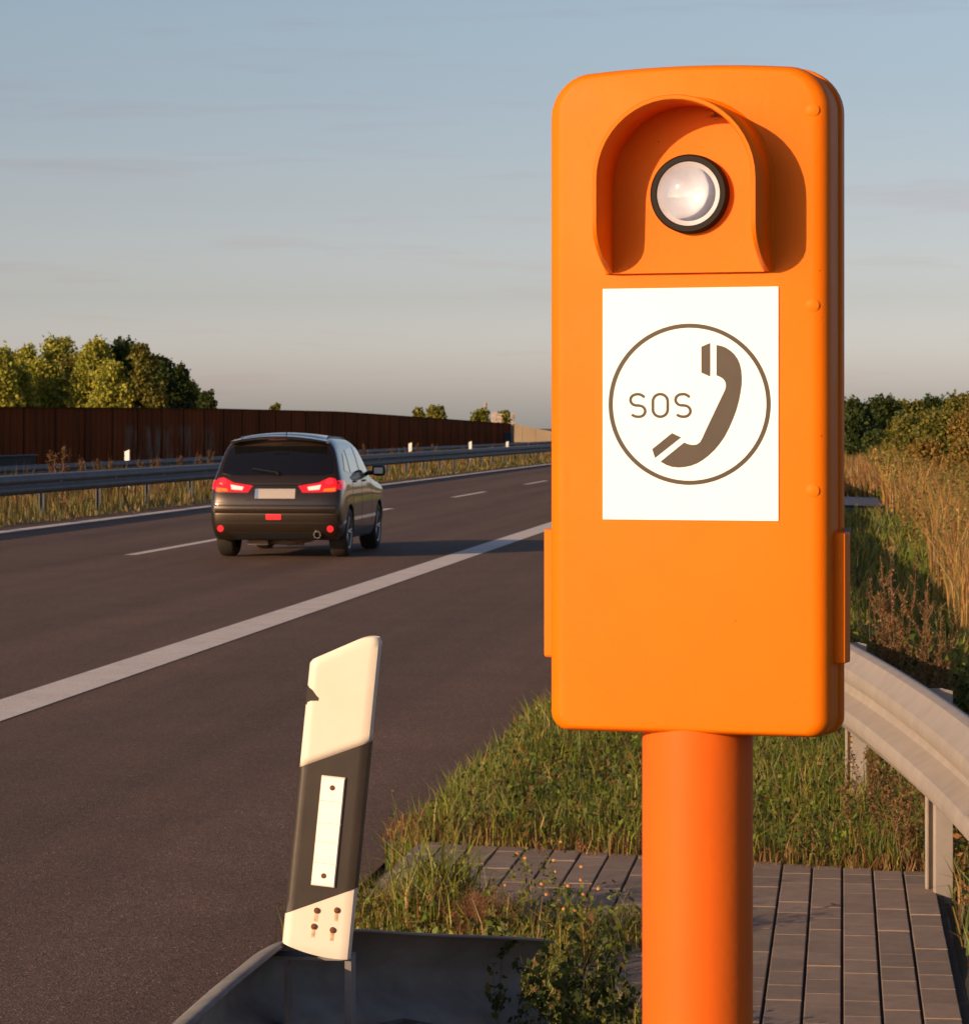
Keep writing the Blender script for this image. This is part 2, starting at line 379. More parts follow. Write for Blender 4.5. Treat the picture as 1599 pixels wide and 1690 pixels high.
# small screws
for sx in (-1, 1):
    for pz in (1.913, 1.690, 1.478):
        b = MB(); x = .1318 if sx > 0 else -.1605; yb = -.0008 if sx > 0 else -.00035
        b.lathe([(.0084, .0), (.0082, .0010), (.0076, .0014), (.0001, .0015)], (x, yb+.0022, pz-Z0), (0, -1, 0), 20); b.build('screw_cap', M['orange'], post, smooth=40)
# sign plate
SX, SZ = -.0110, 1.5775-Z0      # centre
SW, SH = .2085/2, .269/2
sg = MB(); sg.box(SX-SW, SX+SW, -.0018, .003, SZ-SH, SZ+SH); sign = sg.build('sign_plate', M['sheet'], post, bevel=.0006)
K = (2*SW)/1050.0       # metres per zoom pixel on the plate
def sp(x, y): return (SX + (x-628)*K, SZ - (y-738)*K*.985)
def flat(poly, name):
    b = MB(); n = len(poly); b.add([Vector((x, -.0022, z)) for x, z in poly]+[Vector((x, -.0015, z)) for x, z in poly], [tuple(range(n))] + [((i+1) % n, i, n+i, n+(i+1) % n) for i in range(n)])
    return b
# ring
b = MB(); n = 96; ri, rr_ = 458.5, 484.0
vs = []
for r in (ri, rr_):
    for y in (-.0022, -.0015):
        for i in range(n):
            t = 2*PI*i/n; x, z = sp(623.5 + r*math.cos(t), 739.5 + r*.985*math.sin(t)); vs.append(Vector((x, y, z)))
fs = []
for i in range(n):
    j = (i+1) % n; fs += [(i, j, 2*n+j, 2*n+i), (i, n+i, n+j, j), (2*n+i, 2*n+j, 3*n+j, 3*n+i)]
b.add(vs, fs); b.build('circle_mark', M['print'], sign)
hs = [(787,390),(815,396),(840,405),(868,423),(893,446),(912,473),(926,505),(934,540),(937,585),(936,625),(930,670),(920,720),(905,775),(885,828),(862,880),(836,930),(806,973),(775,1010),(740,1043),(706,1069),(672,1089),(636,1103),(598,1111),(560,1114),(522,1110),(488,1099),(453,1079),(595,965),(618,975),(645,980),(670,977),(688,965),(700,945),(730,880),(838,655),(843,635),(842,617),(835,600),(822,587),(805,577),(787,570)]
b = flat([sp(*p) for p in hs], 'h')
for poly in ([(697,400),(750,378),(750,577),(697,553)], [(403,1005),(522,910),(577,935),(420,1058)]):
    q = flat([sp(*p) for p in poly], 'h'); b.add(q.v, q.f)
b.build('handset_mark', M['print'], sign)
def stroke(path, w, closed=False):
    b = MB(); n = len(path); P = [Vector((p[0], p[1])) for p in path]; L = []; Rr = []
    for i in range(n):
        a = P[(i-1) % n] if closed or i > 0 else P[i]; c = P[(i+1) % n] if closed or i < n-1 else P[i]
        d = (c-a).normalized(); nn = Vector((-d.y, d.x)); L.append(P[i]+nn*w/2); Rr.append(P[i]-nn*w/2)
    rings = [[Vector((*sp(*L[i]), 0)).xzy*Vector((1, 1, 1)) + Vector((0, -.0022, 0)), Vector((*sp(*Rr[i]), 0)).xzy + Vector((0, -.0022, 0)), Vector((*sp(*Rr[i]), 0)).xzy + Vector((0, -.0015, 0)), Vector((*sp(*L[i]), 0)).xzy + Vector((0, -.0015, 0))] for i in range(n)]
    if closed: rings.append(rings[0])
    b.rings(rings, cap0=not closed, cap1=not closed); return b
def arc(cx, cy, rx, ry, a0, a1, n=10): return [(cx+rx*math.cos(math.radians(a0+(a1-a0)*k/n)), cy+ry*math.sin(math.radians(a0+(a1-a0)*k/n))) for k in range(n+1)]
def letter_S(x0):
    w, h = 89, 134; y0 = 679
    p = [(x0+w-3, y0+17)] + arc(x0+w*.5, y0+34, w*.46, 34, -38, -90, 6) + arc(x0+w*.42, y0+34, w*.42, 33, -95, -270, 14)[0:]
    p += [(x0+w*.55, y0+67)] + arc(x0+w*.58, y0+h-33, w*.42, 33, -88, 90, 14) + arc(x0+w*.5, y0+h-36, w*.52, 36, 95, 142, 6)
    return p
for x0 in (272, 543): stroke(letter_S(x0), 16.5).build('letter_mark', M['print'], sign)
q = arc(451.5, 722, 44.5, 43, -180, 0, 14) + arc(451.5, 770, 44.5, 43, 0, 180, 14)
stroke(q, 16.5, True).build('letter_mark', M['print'], sign)
# a dead insect / web tuft under the hood
b = MB()
for k in range(26):
    a = random.uniform(0, PI*2); p0 = Vector((HC+.036+random.gauss(0, .004), -.012, HZC+.078+random.gauss(0, .002))); 
    b.tube(p0, p0+Vector((math.cos(a)*random.uniform(.004, .013), -random.uniform(.002, .01), math.sin(a)*random.uniform(.002, .006))), .0004, .0001, 4)
tag(b.build('cobweb', M['spot']), 'small tuft of cobweb and dirt caught under the orange hood', 'cobweb').parent = None
cw = bpy.data.objects['cobweb']; cw.location = post.location; cw.rotation_euler = (0, 0, PHI)

# ------------------------------------------------------------------ guard rails
PROF = [(0, .155), (.012, .155), (.034, .147), (.050, .125), (.079, .100), (.083, .085), (.083, .070), (.076, .052), (.022, .022), (.014, .010), (.014, -.010), (.022, -.022), (.076, -.052), (.083, -.070), (.083, -.085), (.079, -.100), (.050, -.125), (.034, -.147), (.012, -.155), (0, -.155)]
def resample(path, step):
    out = [Vector(path[0])]; 
    for a, c in zip(path[:-1], path[1:]):
        a = Vector(a); c = Vector(c); n = max(1, int((c-a).length/step))
        for k in range(1, n+1): out.append(a.lerp(c, k/n))
    return out
def catmull(P, n=8):
    P = [Vector(p) for p in P]; Q = [P[0]*2-P[1]] + P + [P[-1]*2-P[-2]]; out = []
    for i in range(1, len(Q)-2):
        for k in range(n):
            t = k/n; a, b_, c, d = Q[i-1], Q[i], Q[i+1], Q[i+2]
            out.append(.5*((2*b_)+(c-a)*t+(2*a-5*b_+4*c-d)*t*t+(3*b_-a-3*c+d)*t**3))
    out.append(P[-1]); return out
def beam(path, side, scale=1.0, laps=None, bolts=None):
    """path: points at the beam's mid-height; side=+1: lobes point to the right of travel"""
    b = MB(); rings = []; P = [Vector(p) for p in path]; n = len(P)
    for i in range(n):
        d = (P[min(i+1, n-1)]-P[max(i-1, 0)]); d.z = 0; d.normalize(); nn = Vector((d.y, -d.x, 0))*side
        rings.append([P[i] + nn*q*scale + Vector((0, 0, z*scale)) for q, z in PROF] )
    b.rings(rings, closed=False)
    return b
# right rail
def zr(h): return h
rp_ = [R(-1.0, 120, .62), R(-1.0, 60, .62), R(-1.0, 40, .60), R(-.85, 30, .60), R(-.5, 22, .60)]
rw = [(1.285, 16.5), (1.30, 14.0), (1.335, 12.3), (1.350, 11.1), (1.357, 10.2), (1.352, 9.3), (1.335, 8.4), (1.30, 7.4), (1.27, 6.3), (1.27, 5.0)]
rr = empty('guard_rail', (0, 0, 0), 0, 'pale galvanised guard rail curving in from the right beside the paving', 'guard rail')
zmid = {11.1: .595, 9.3: .60, 8.4: .605}
path = catmull([tuple(p) for p in rp_] + [(x, y, .600) for x, y in rw], 10)
br = beam(path, 1).build('beam', M['galv'], rr, smooth=24, solid=.004)
# bolts & rust marks on the beam
def rail_post(base, zt, ang, mat, w=.10, dpt=.055):
    b = MB(); Mx = Matrix.Translation(Vector((base[0], base[1], 0))) @ Matrix.Rotation(ang, 4, 'Z')
    # sigma-like channel: web and two flanges
    b.box(-w/2, w/2, dpt-.005, dpt, base[2], zt, M=Mx); b.box(-w/2, -w/2+.005, 0, dpt-.005, base[2], zt, M=Mx); b.box(w/2-.005, w/2, 0, dpt-.005, base[2], zt, M=Mx)
    b.box(-w/2+.005, -w/2+.022, -.001, .004, base[2], zt, M=Mx); b.box(w/2-.022, w/2-.005, -.001, .004, base[2], zt, M=Mx)
    b.box(-.012, .012, dpt-.018, dpt-.005, base[2], zt, M=Mx)
    return b
for (x, y, a) in ((1.385, 9.42, -1.38), (1.375, 11.45, -1.42), (1.33, 13.6, -1.45), (1.33, 7.35, -1.55), (1.30, 5.4, -1.55), (1.32, 15.8, -1.5)):
    rail_post((x, y, -.1), .735, a, M['galv']).build('post', M['galv'], rr)
for (x, y) in ((1.385, 9.42), (1.375, 11.45), (1.33, 7.35)):
    b = MB(); b.box(x-.02, x+.03, y-.05, y+.05, .50, .70); b.build('spacer', M['galv_dirty'], rr)
def on_beam(px, py, off=.004):     # dots that sit on the beam face: found by casting at the beam itself
    me = br.data; bv = BVHTree.FromPolygons([v.co for v in me.vertices], [p.vertices for p in me.polygons])
    d = Vector(((px-799.5)/F, 1, -(py-706)/F)); o_ = Vector((0, 0, H)); h = bv.ray_cast(o_, d.normalized())
    return h
for (px, py, r) in ((1456, 1153, .004), (1499, 1184, .012), (1497, 1180, .009), (1583, 1240, .010), (1583, 1246, .009), (1596, 1254, .009), (1593, 1343, .009), (1594, 1350, .008), (1481, 1196, .004)):
    h = on_beam(px, py)
    if h[0]:
        nrm = h[1] if h[1].dot(Vector((0, -1, 0))) > 0 else -h[1]
        b = MB(); b.lathe([(r, 0), (r*.8, .0012), (.0001, .0016)], (0, 0, 0), nrm, 14); o = b.build('rust_mark', M['spot'], rr, smooth=60); o.location = h[0]+nrm*.0025; o.scale = (.55, .55, 1.25)
# near rail: parallel to the road, then bends away to the right and dips
nr = empty('guard_rail', (0, 0, 0), 0, 'dull guard rail end bending away from the road under the delineator', 'guard rail')
zn = .595
P = [(*R(-.865, t)[:2], zn) for t in (-3, 0, 2, 3.0, 3.8, 4.25)]
e = Vector(P[-1])
P += [(-.333, 4.52, zn), (-.312, 4.66, zn), (-.285, 4.75, zn), (-.243, 4.815, zn-.002), (-.19, 4.87, zn-.009), (-.10, 4.955, zn-.029), (.07, 5.12, zn-.064), (.12, 5.17, zn-.078)]
beam(catmull(P, 8), -1).build('beam', M['galv_dirty'], nr, smooth=40, solid=.004)
for (x, y, a) in ((-.13, 4.80, -.75), (*R(-.76, 2.8)[:2], -1.45)):
    rail_post((x, y, -.1), .60, a, M['galv_dark']).build('post', M['galv_dark'], nr)
b = MB(); Mx = Matrix.Translation((-.338, 4.71, .727)) @ Matrix.Rotation(-.1, 4, 'Z')
b.box(.00, .135, -.02, .03, .0, .005, M=Mx); b.box(.03, .036, -.02, .03, -.16, 0, M=Mx); b.box(.125, .135, -.02, .03, -.16, 0, M=Mx)
b.build('bracket', M['galv_dirty'], nr)

# median rails
def median_rail(L, back, name, label, t0, t1, mat, both=True):
    root = empty(name, (0, 0, 0), 0, label, 'guard rail')
    path = [R(L, t, .60) for t in np.arange(t0, t1+.1, 8.0)]
    o = beam(path, 1).build('beam', mat, root, smooth=40, solid=.004)
    if both:
        bb2 = MB(); bb2.rings([[R(L-back-.03, t, .69), R(L-back+.03, t, .69), R(L-back+.03, t, .745), R(L-back-.03, t, .745)] for t in np.arange(t0, t1+.1, 8.0)], cap0=True, cap1=True); bb2.build('sunlit_bar', M['galv'], root)  # slim pale bar added so its sunlit top makes a bright strip
    bb = MB(); t = t0+1; 
    pb = rail_post((0, 0, 0), .73, 0, mat); k = 0; first = None
    sbm = MB().box(-back+.0, 0, -.04, .04, .68, .686).box(-back, -.02, -.03, .03, .50, .56)
    while t < min(t1, 260) and k < 95:
        for part, mbx in (('post', pb), ('spacer', sbm if both else None)):
            if mbx is None: continue
            key = name+part+mat.name
            if part == 'post':
                if first is None: o1 = mbx.build('post', mat, root); first = o1
                else: o1 = first.copy(); COL.objects.link(o1); o1.parent = root
                o1.location = R(L-(back/2 if both else .08), t, 0); o1.rotation_euler = (0, 0, -TH)
            else:
                if k == 0: o2 = mbx.build('spacer', mat, root); fs2 = o2
                else: o2 = fs2.copy(); COL.objects.link(o2); o2.parent = root
                o2.location = R(L, t, 0); o2.rotation_euler = (0, 0, -TH)
        bb.lathe([(.014, 0), (.012, .01), (.0001, .012)], R(L+.084, t, .63), (C_, -S_, 0), 8)
        t += 4.0; k += 1
    if name: bb.build('bolts', M['boltm'], root)['kind'] = 'stuff'
    return root
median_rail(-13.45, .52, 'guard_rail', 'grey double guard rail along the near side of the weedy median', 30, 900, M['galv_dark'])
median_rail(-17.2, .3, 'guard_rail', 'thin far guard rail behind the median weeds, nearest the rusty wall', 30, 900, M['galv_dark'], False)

# ------------------------------------------------------------------ delineator on the near rail
DY = 4.66
def ppx(px, py): return ((px-799.5)/F*DY, H-(py-706)/F*DY)
dx0, dz0 = ppx(521, 1567)
dl = empty('delineator', (dx0, DY, dz0), 0, 'white delineator post with black band and white reflector, leaning, bolted above the rail', 'delineator')
dl.rotation_euler = (0, math.radians(5.7), math.radians(-6))
DW, DH, DD = .0540, .493, .052
def dsec(z, s=1.0):     # rounded triangular-ish hollow section, flat side to the viewer
    w = DW*s; pts = [(-w, .010), (-w+.004, .002), (-w+.010, 0), (w-.012, 0), (w-.004, .003), (w, .012), (w-.004, .030), (.030, DD-.008), (.012, DD), (-.012, DD), (-.030, DD-.008), (-w+.004, .030)]
    return pts
def dtop(x): return DH - .056 + .056*(x+DW)/(2*DW)*1.0 + (0 if x < DW*.3 else -.012*((x-DW*.3)/(DW*.7))**2)
def dbot(x): return .004 - .014*(x+DW)/(2*DW) - .006*(1-(x/DW)**2)
def band(zl, zh, s, name, mat, par, cap=True):
    b = MB(); r0 = []; r1 = []; pts = dsec(0, s); cx = sum(p[0] for p in pts)/12
    out = []
    def up(pts_):   # refine
        o_ = []
        for i in range(len(pts_)):
            a, c = pts_[i], pts_[(i+1) % len(pts_)]; n = max(1, int(math.hypot(a[0]-c[0], a[1]-c[1])/.006))
            for k in range(n): o_.append((a[0]+(c[0]-a[0])*k/n, a[1]+(c[1]-a[1])*k/n))
        return o_
    pts = up(pts)
    rg = []
    for q in np.linspace(0, 1, 14): rg.append([Vector((x, y-(s-1)*.03, zl(x)*(1-q)+zh(x)*q)) for x, y in pts])
    b.rings(rg)
    if cap:
        rim = [Vector((x*.93, y*.9+.002, zh(x)+.006)) for x, y in pts]; n = len(pts)
        b.rings([rg[-1], rim], cap1=True); b.add(rg[0], [tuple(range(n))])
    return b.build(name, mat, par, smooth=45)
zb_up = lambda x: .3015 + .0260*(x/DW)      # upper edge of the black band
zb_lo = lambda x: .0750 + .0260*(x/DW)
notch = None
upper = band(zb_up, dtop, 1.0, 'upper_body', M['cream'], dl)
band(zb_lo, zb_up, 1.018, 'black_band', M['blackpl'], dl, False)
lower = band(dbot, zb_lo, 1.0, 'lower_body', M['cream'], dl)
# notch cut in the left edge
cut = MB(); cut.prism([(-.08, .4005), (-DW+.003, .4005), (-DW+.010, .3965), (-DW+.017, .3885), (-DW+.021, .3855), (-DW+.021, .381), (-DW+.008, .3795), (-DW+.001, .375), (-.08, .375)], -.02, .045)
me_c = cut.build('cutter', M['blackpl'])
me_c.parent = dl
md = upper.modifiers.new('cut', 'BOOLEAN'); md.object = me_c; md.solver = 'EXACT'
bpy.context.view_layer.update(); dg = bpy.context.evaluated_depsgraph_get()
nm = bpy.data.meshes.new_from_object(upper.evaluated_get(dg)); upper.modifiers.clear(); upper.data = nm
bpy.data.objects.remove(me_c)
b = MB(); b.box(-DW+.0005, -DW+.026, .004, .030, .373, .402); b.build('notch_core', M['blackpl'], dl)
b = MB(); b.lathe([(.0016, 0), (.001, .0006), (.0001, .0007)], (-DW+.0195, .001, .4105), (0, -1, 0), 10); b.build('rivet', M['blackpl'], dl)
b = MB(); b.lathe([(.0016, 0), (.001, .0006), (.0001, .0007)], (-DW+.0195, .001, .366), (0, -1, 0), 10); b.build('rivet', M['blackpl'], dl)
# reflector
rx0, rx1, rz0, rz1 = -.0150, .0190, .100, .267
b = MB(); b.box(rx0-.0015, rx1+.0015, -.0045, .001, rz0-.0015, rz1+.0015); rf = b.build('reflector', M['refl_frame'], dl, bevel=.0008)
zs = [rz0, .134, .167, .196, .230, rz1]
for a, c in zip(zs[:-1], zs[1:]):
    b = MB(); b.box(rx0, rx1, -.0056, -.0043, a+.0006, c-.0006); b.build('reflector_cell', M['refl'], rf)
for z in (.115, .251):
    b = MB(); b.lathe([(.0042, 0), (.0038, .001), (.0001, .0014)], ((rx0+rx1)/2, -.0056, z), (0, -1, 0), 16); b.build('reflector_screw', M['rustbolt'], rf, smooth=50)
for (x, z) in ((-.004, .0600), (.0270, .0640), (-.0060, .0350), (.0235, .0330)):
    b = MB(); b.lathe([(.0047, 0), (.0045, .0022), (.003, .0032), (.0001, .0034)], (x, -.0003, z), (0, -1, 0), 16); b.build('bolt', M['rustbolt'], dl, smooth=50)
    b = MB(); b.box(x-.0028, x+.0028, -.0003, .0005, z-.017, z-.003); b.build('rust_streak', M['stain'], dl)

# ------------------------------------------------------------------ cars
M['paint'] = pm('dark_car_paint', (.034, .022, .013), .32, .6, coat=1.0, coat_rough=.03)
M['glass'] = pm('dark_glass', (.006, .006, .007), .05, coat=.6)
M['sideglass'] = pm('side_glass', (.02, .03, .035), .04, .3, coat=1.0)
M['tyre'] = pm('tyre_rubber', (.022, .018, .016), .75)
M['rim'] = pm('alloy_rim', (.30, .29, .29), .35, .8)
M['trim'] = pm('black_trim', (.012, .012, .012), .45)
M['chrome'] = pm('chrome', (.6, .6, .6), .15, 1)
M['plate'] = pm('blank_plate', (.36, .33, .31), .5)
M['plate_blue'] = pm('plate_band', (.12, .2, .45), .5)
def lamp(name, col, em, strength):
    m, nt, b = newmat(name); b.inputs['Base Color'].default_value = (*col, 1); b.inputs['Roughness'].default_value = .15
    b.inputs['Emission Color'].default_value = (*em, 1); b.inputs['Emission Strength'].default_value = strength; b.inputs['Coat Weight'].default_value = 1; return m
M['red'] = lamp('red_lamp', (.45, .01, .015), (1, .01, .02), .42)
M['redhot'] = lamp('bright_red_lamp', (.5, .02, .02), (1, .02, .04), .75)
M['white_lamp'] = lamp('clear_lamp', (.7, .5, .45), (1, .45, .38), .75)
M['amber'] = lamp('amber_lamp', (.7, .16, .01), (1, .2, .01), .25)
M['headlamp'] = lamp('head_lamp', (.8, .85, .9), (.85, .9, 1), 3.0)

def car_shell():
    cols = [-1, -.62, 0, .62, 1]
    ybase = [0, .10, .42, .80, 1.35, 1.95, 2.5, 3.05, 3.45, 3.85, 4.15, 4.28]
    zl = [.24, .30, .52, .80, 1.02, 1.10, 1.45, 1.57]
    hw = [.80, .86, .885, .885, .870, .84, .750, .650]
    ry = [.14, .05, .0, .03, .12, .16, .40, .42]
    nJ, nK = len(ybase), len(zl); idx = {}; vs = []
    def P(i, j, k):
        f = cols[i]; y = ybase[j]; z = zl[k]; w = hw[k]
        # rear taper & rake
        kr = max(0, 1-j/2.5)
        y = y + ry[k]*max(0, 1-y/1.6)
        if j == 0: y += .035*abs(f)**2*(1.0) ; w *= (.925 if k < 6 else .95)
        if j == 1: w *= .99
        # nose
        if k >= 5:
            if j >= 7:
                t = (ybase[j]-3.05)/1.2; z = {5: 1.02, 6: 1.05, 7: 1.075}[k] - .13*t - (.10 if j == 11 else 0); w = {5: .80, 6: .66, 7: .50}[k]
                y = ybase[j] - (.02*(k-4) if j == 11 else 0) - ([0, 0, 0, 0, 0, 0, .18, .30][k] if j == 7 else 0)*0
            elif j == 6 and k >= 6: y = 2.38 if k == 7 else 2.48; z -= .03
            elif j == 6: y = 2.7
        if k == 4 and j >= 7: z = .97 - .12*(ybase[j]-3.05)/1.2
        if j >= 10: w *= (.93 if j == 10 else .80)
        if j == 11 and abs(f) == 1: y -= .10
        if j == 11 and k <= 1: y -= .08
        if k == nK-1 and j <= 6: z += .085*(1-f*f) + (.0 if j > 0 else -.015) - (.02 if j <= 1 else 0) + .02*math.sin(min(1, j/5)*PI)
        if j == 0 and k == 7: z -= .01
        return Vector((f*w, y, z))
    for j in range(nJ):
        for k in range(nK):
            for i in range(5):
                if j in (0, nJ-1) or k in (0, nK-1) or i in (0, 4):
                    idx[i, j, k] = len(vs); vs.append(P(i, j, k))
    fs = []
    for j in range(nJ-1):
        for k in range(nK-1):
            for i in (0, 4): fs.append([idx[i, j, k], idx[i, j+1, k], idx[i, j+1, k+1], idx[i, j, k+1]])
        for i in range(4):
            for k in (0, nK-1): fs.append([idx[i, j, k], idx[i+1, j, k], idx[i+1, j+1, k], idx[i, j+1, k]])
    for k in range(nK-1):
        for i in range(4):
            for j in (0, nJ-1): fs.append([idx[i, j, k], idx[i+1, j, k], idx[i+1, j, k+1], idx[i, j, k+1]])
    b = MB(); b.add(vs, fs); o = b.build('tmp', M['paint'])
    bm = bmesh.new(); bm.from_mesh(o.data); cl = bm.edges.layers.float.new('crease_edge')
    bm.verts.ensure_lookup_table()
    inv = {v: k for k, v in idx.items()}
    for e in bm.edges:
        a, c = inv[e.verts[0].index], inv[e.verts[1].index]
        if a[1] == c[1] and a[1] == 0 and a[2] == c[2] and a[2] in (7,): e[cl] = .75
        if a[1] == c[1] == 0 and a[2] == c[2] and a[2] in (3, 5): e[cl] = .35
        if a[2] == c[2] == 5 and a[0] == c[0] and a[0] in (0, 4): e[cl] = .4
        if a[2] == c[2] == 0: e[cl] = .6
    bm.to_mesh(o.data); bm.free()
    o.modifiers.new('s', 'SUBSURF').levels = 3
    cuts = []
    for y in (.80, 3.42):
        for s in (-1, 1):
            c = MB(); c.tube((s*.60, y, .335), (s*1.2, y, .335), .372, n=40); co = c.build('cut', M['dark']); cuts.append(co)
            md = o.modifiers.new('b', 'BOOLEAN'); md.object = co; md.solver = 'EXACT'
    bpy.context.view_layer.update(); dg = bpy.context.evaluated_depsgraph_get()
    me = bpy.data.meshes.new_from_object(o.evaluated_get(dg)); bpy.data.objects.remove(o)
    for c in cuts: bpy.data.objects.remove(c)
    me.materials.clear(); me.materials.append(M['paint']); me.materials.append(M['dark'])
    for p in me.polygons:
        c = p.center; p.use_smooth = True; p.material_index = 0
        for y in (.80, 3.42):
            r = math.hypot(c.y-y, c.z-.335)
            if abs(c.x) > .595 and r < .3715 and (abs(abs(c.x)-.6) < .004 or r > .366): p.material_index = 1; p.use_smooth = False
        if c.z < .245 and p.normal.z < -.8: p.material_index = 1
    bm = bmesh.new(); bm.from_mesh(me)
    for e in bm.edges:
        if len(e.link_faces) == 2 and (e.calc_face_angle(0) > math.radians(38) or e.link_faces[0].material_index != e.link_faces[1].material_index): e.smooth = False
    bm.to_mesh(me); bm.free(); me.name = 'car_body'; return me
shell_me = car_shell()
bvh = BVHTree.FromPolygons([v.co for v in shell_me.vertices], [p.vertices for p in shell_me.polygons])
def patch(poly, axis, sgn, off, thick=.012, step=.05):
    """lay a flat outline onto the car body. axis 'y': outline in (x,z) seen from behind (sgn -1) or front; axis 'x': outline in (y,z)"""
    bm = bmesh.new(); vs = [bm.verts.new((p[0], 0, p[1])) for p in poly]; bm.faces.new(vs)
    xs = [p[0] for p in poly]; zs = [p[1] for p in poly]
    for k in range(1, int((max(xs)-min(xs))/step)+1):
        bmesh.ops.bisect_plane(bm, geom=bm.verts[:]+bm.edges[:]+bm.faces[:], plane_co=(min(xs)+k*step, 0, 0), plane_no=(1, 0, 0))
    for k in range(1, int((max(zs)-min(zs))/step)+1):
        bmesh.ops.bisect_plane(bm, geom=bm.verts[:]+bm.edges[:]+bm.faces[:], plane_co=(0, 0, min(zs)+k*step), plane_no=(0, 0, 1))
    bm.verts.ensure_lookup_table(); out = MB(); n = len(bm.verts); top = []; bot = []
    bm.verts.index_update()
    for v in bm.verts:
        if axis == 'y': o_ = Vector((v.co.x, 3*sgn + 2*(sgn > 0)*1, v.co.z)); d = Vector((0, -sgn, 0))
        else: o_ = Vector((3*sgn, v.co.x, v.co.z)); d = Vector((-sgn, 0, 0))
        if axis == 'y' and sgn > 0: o_.y = 8
        h = bvh.ray_cast(o_, d)
        p = h[0] if h[0] else (bvh.find_nearest(o_*Vector((1, 1, 1)) if False else Vector((o_.x, .2 if sgn < 0 else 4.1, o_.z)) if axis == 'y' else Vector((sgn*.8, o_.y, o_.z)))[0])
        nr_ = h[1] if h[0] else -d
        if nr_.dot(d) > 0: nr_ = -nr_
        top.append(p + nr_*off); bot.append(p - nr_*thick)
    fs = []
    for f in bm.faces:
        ii = [v.index for v in f.verts]; fs.append(tuple(ii)); fs.append(tuple(i+n for i in reversed(ii)))
    for e in bm.edges:
        if len(e.link_faces) == 1: a, c = e.verts[0].index, e.verts[1].index; fs.append((a, c, c+n, a+n))
    bm.free(); out.add(top+bot, fs); return out
def wheel(s, mat_rim):
    """wheel centred at the origin, outer face toward s*x"""
    r, w = .335, .235
    b = MB(); b.lathe([(.225, -w/2), (.30, -w/2), (.325, -w/2+.02), (r, -w/2+.045), (r, w/2-.045), (.325, w/2-.02), (.30, w/2), (.235, w/2), (.225, w/2-.02), (.225, -w/2)], (0, 0, 0), (s, 0, 0), 36)
    return b
def rim(s):
    b = MB(); w = .235
    b.lathe([(.228, w/2-.012), (.222, w/2-.004), (.205, w/2-.012), (.20, w/2-.09), (.0001, w/2-.10)], (0, 0, 0), (s, 0, 0), 36)
    for k in range(5):
        a = 2*PI*k/5
        for da in (-.13, .13):
            p0 = Vector((s*(w/2-.035), .04*math.cos(a), .04*math.sin(a))); p1 = Vector((s*(w/2-.018), .208*math.cos(a+da), .208*math.sin(a+da)))
            b.tube(p0, p1, .016, .013, 6)
    b.lathe([(.055, w/2-.05), (.05, w/2-.02), (.0001, w/2-.018)], (0, 0, 0), (s, 0, 0), 16)
    return b
def add_wheels(root, rimmat):
    for s in (-1, 1):
        wm = wheel(s, rimmat); rm = rim(s)
        for y in (.80, 3.42):
            t = wm.build('wheel', M['tyre'], root, smooth=40); t.location = (s*.752, y, .335)
            rm.build('rim', rimmat, t, smooth=40)
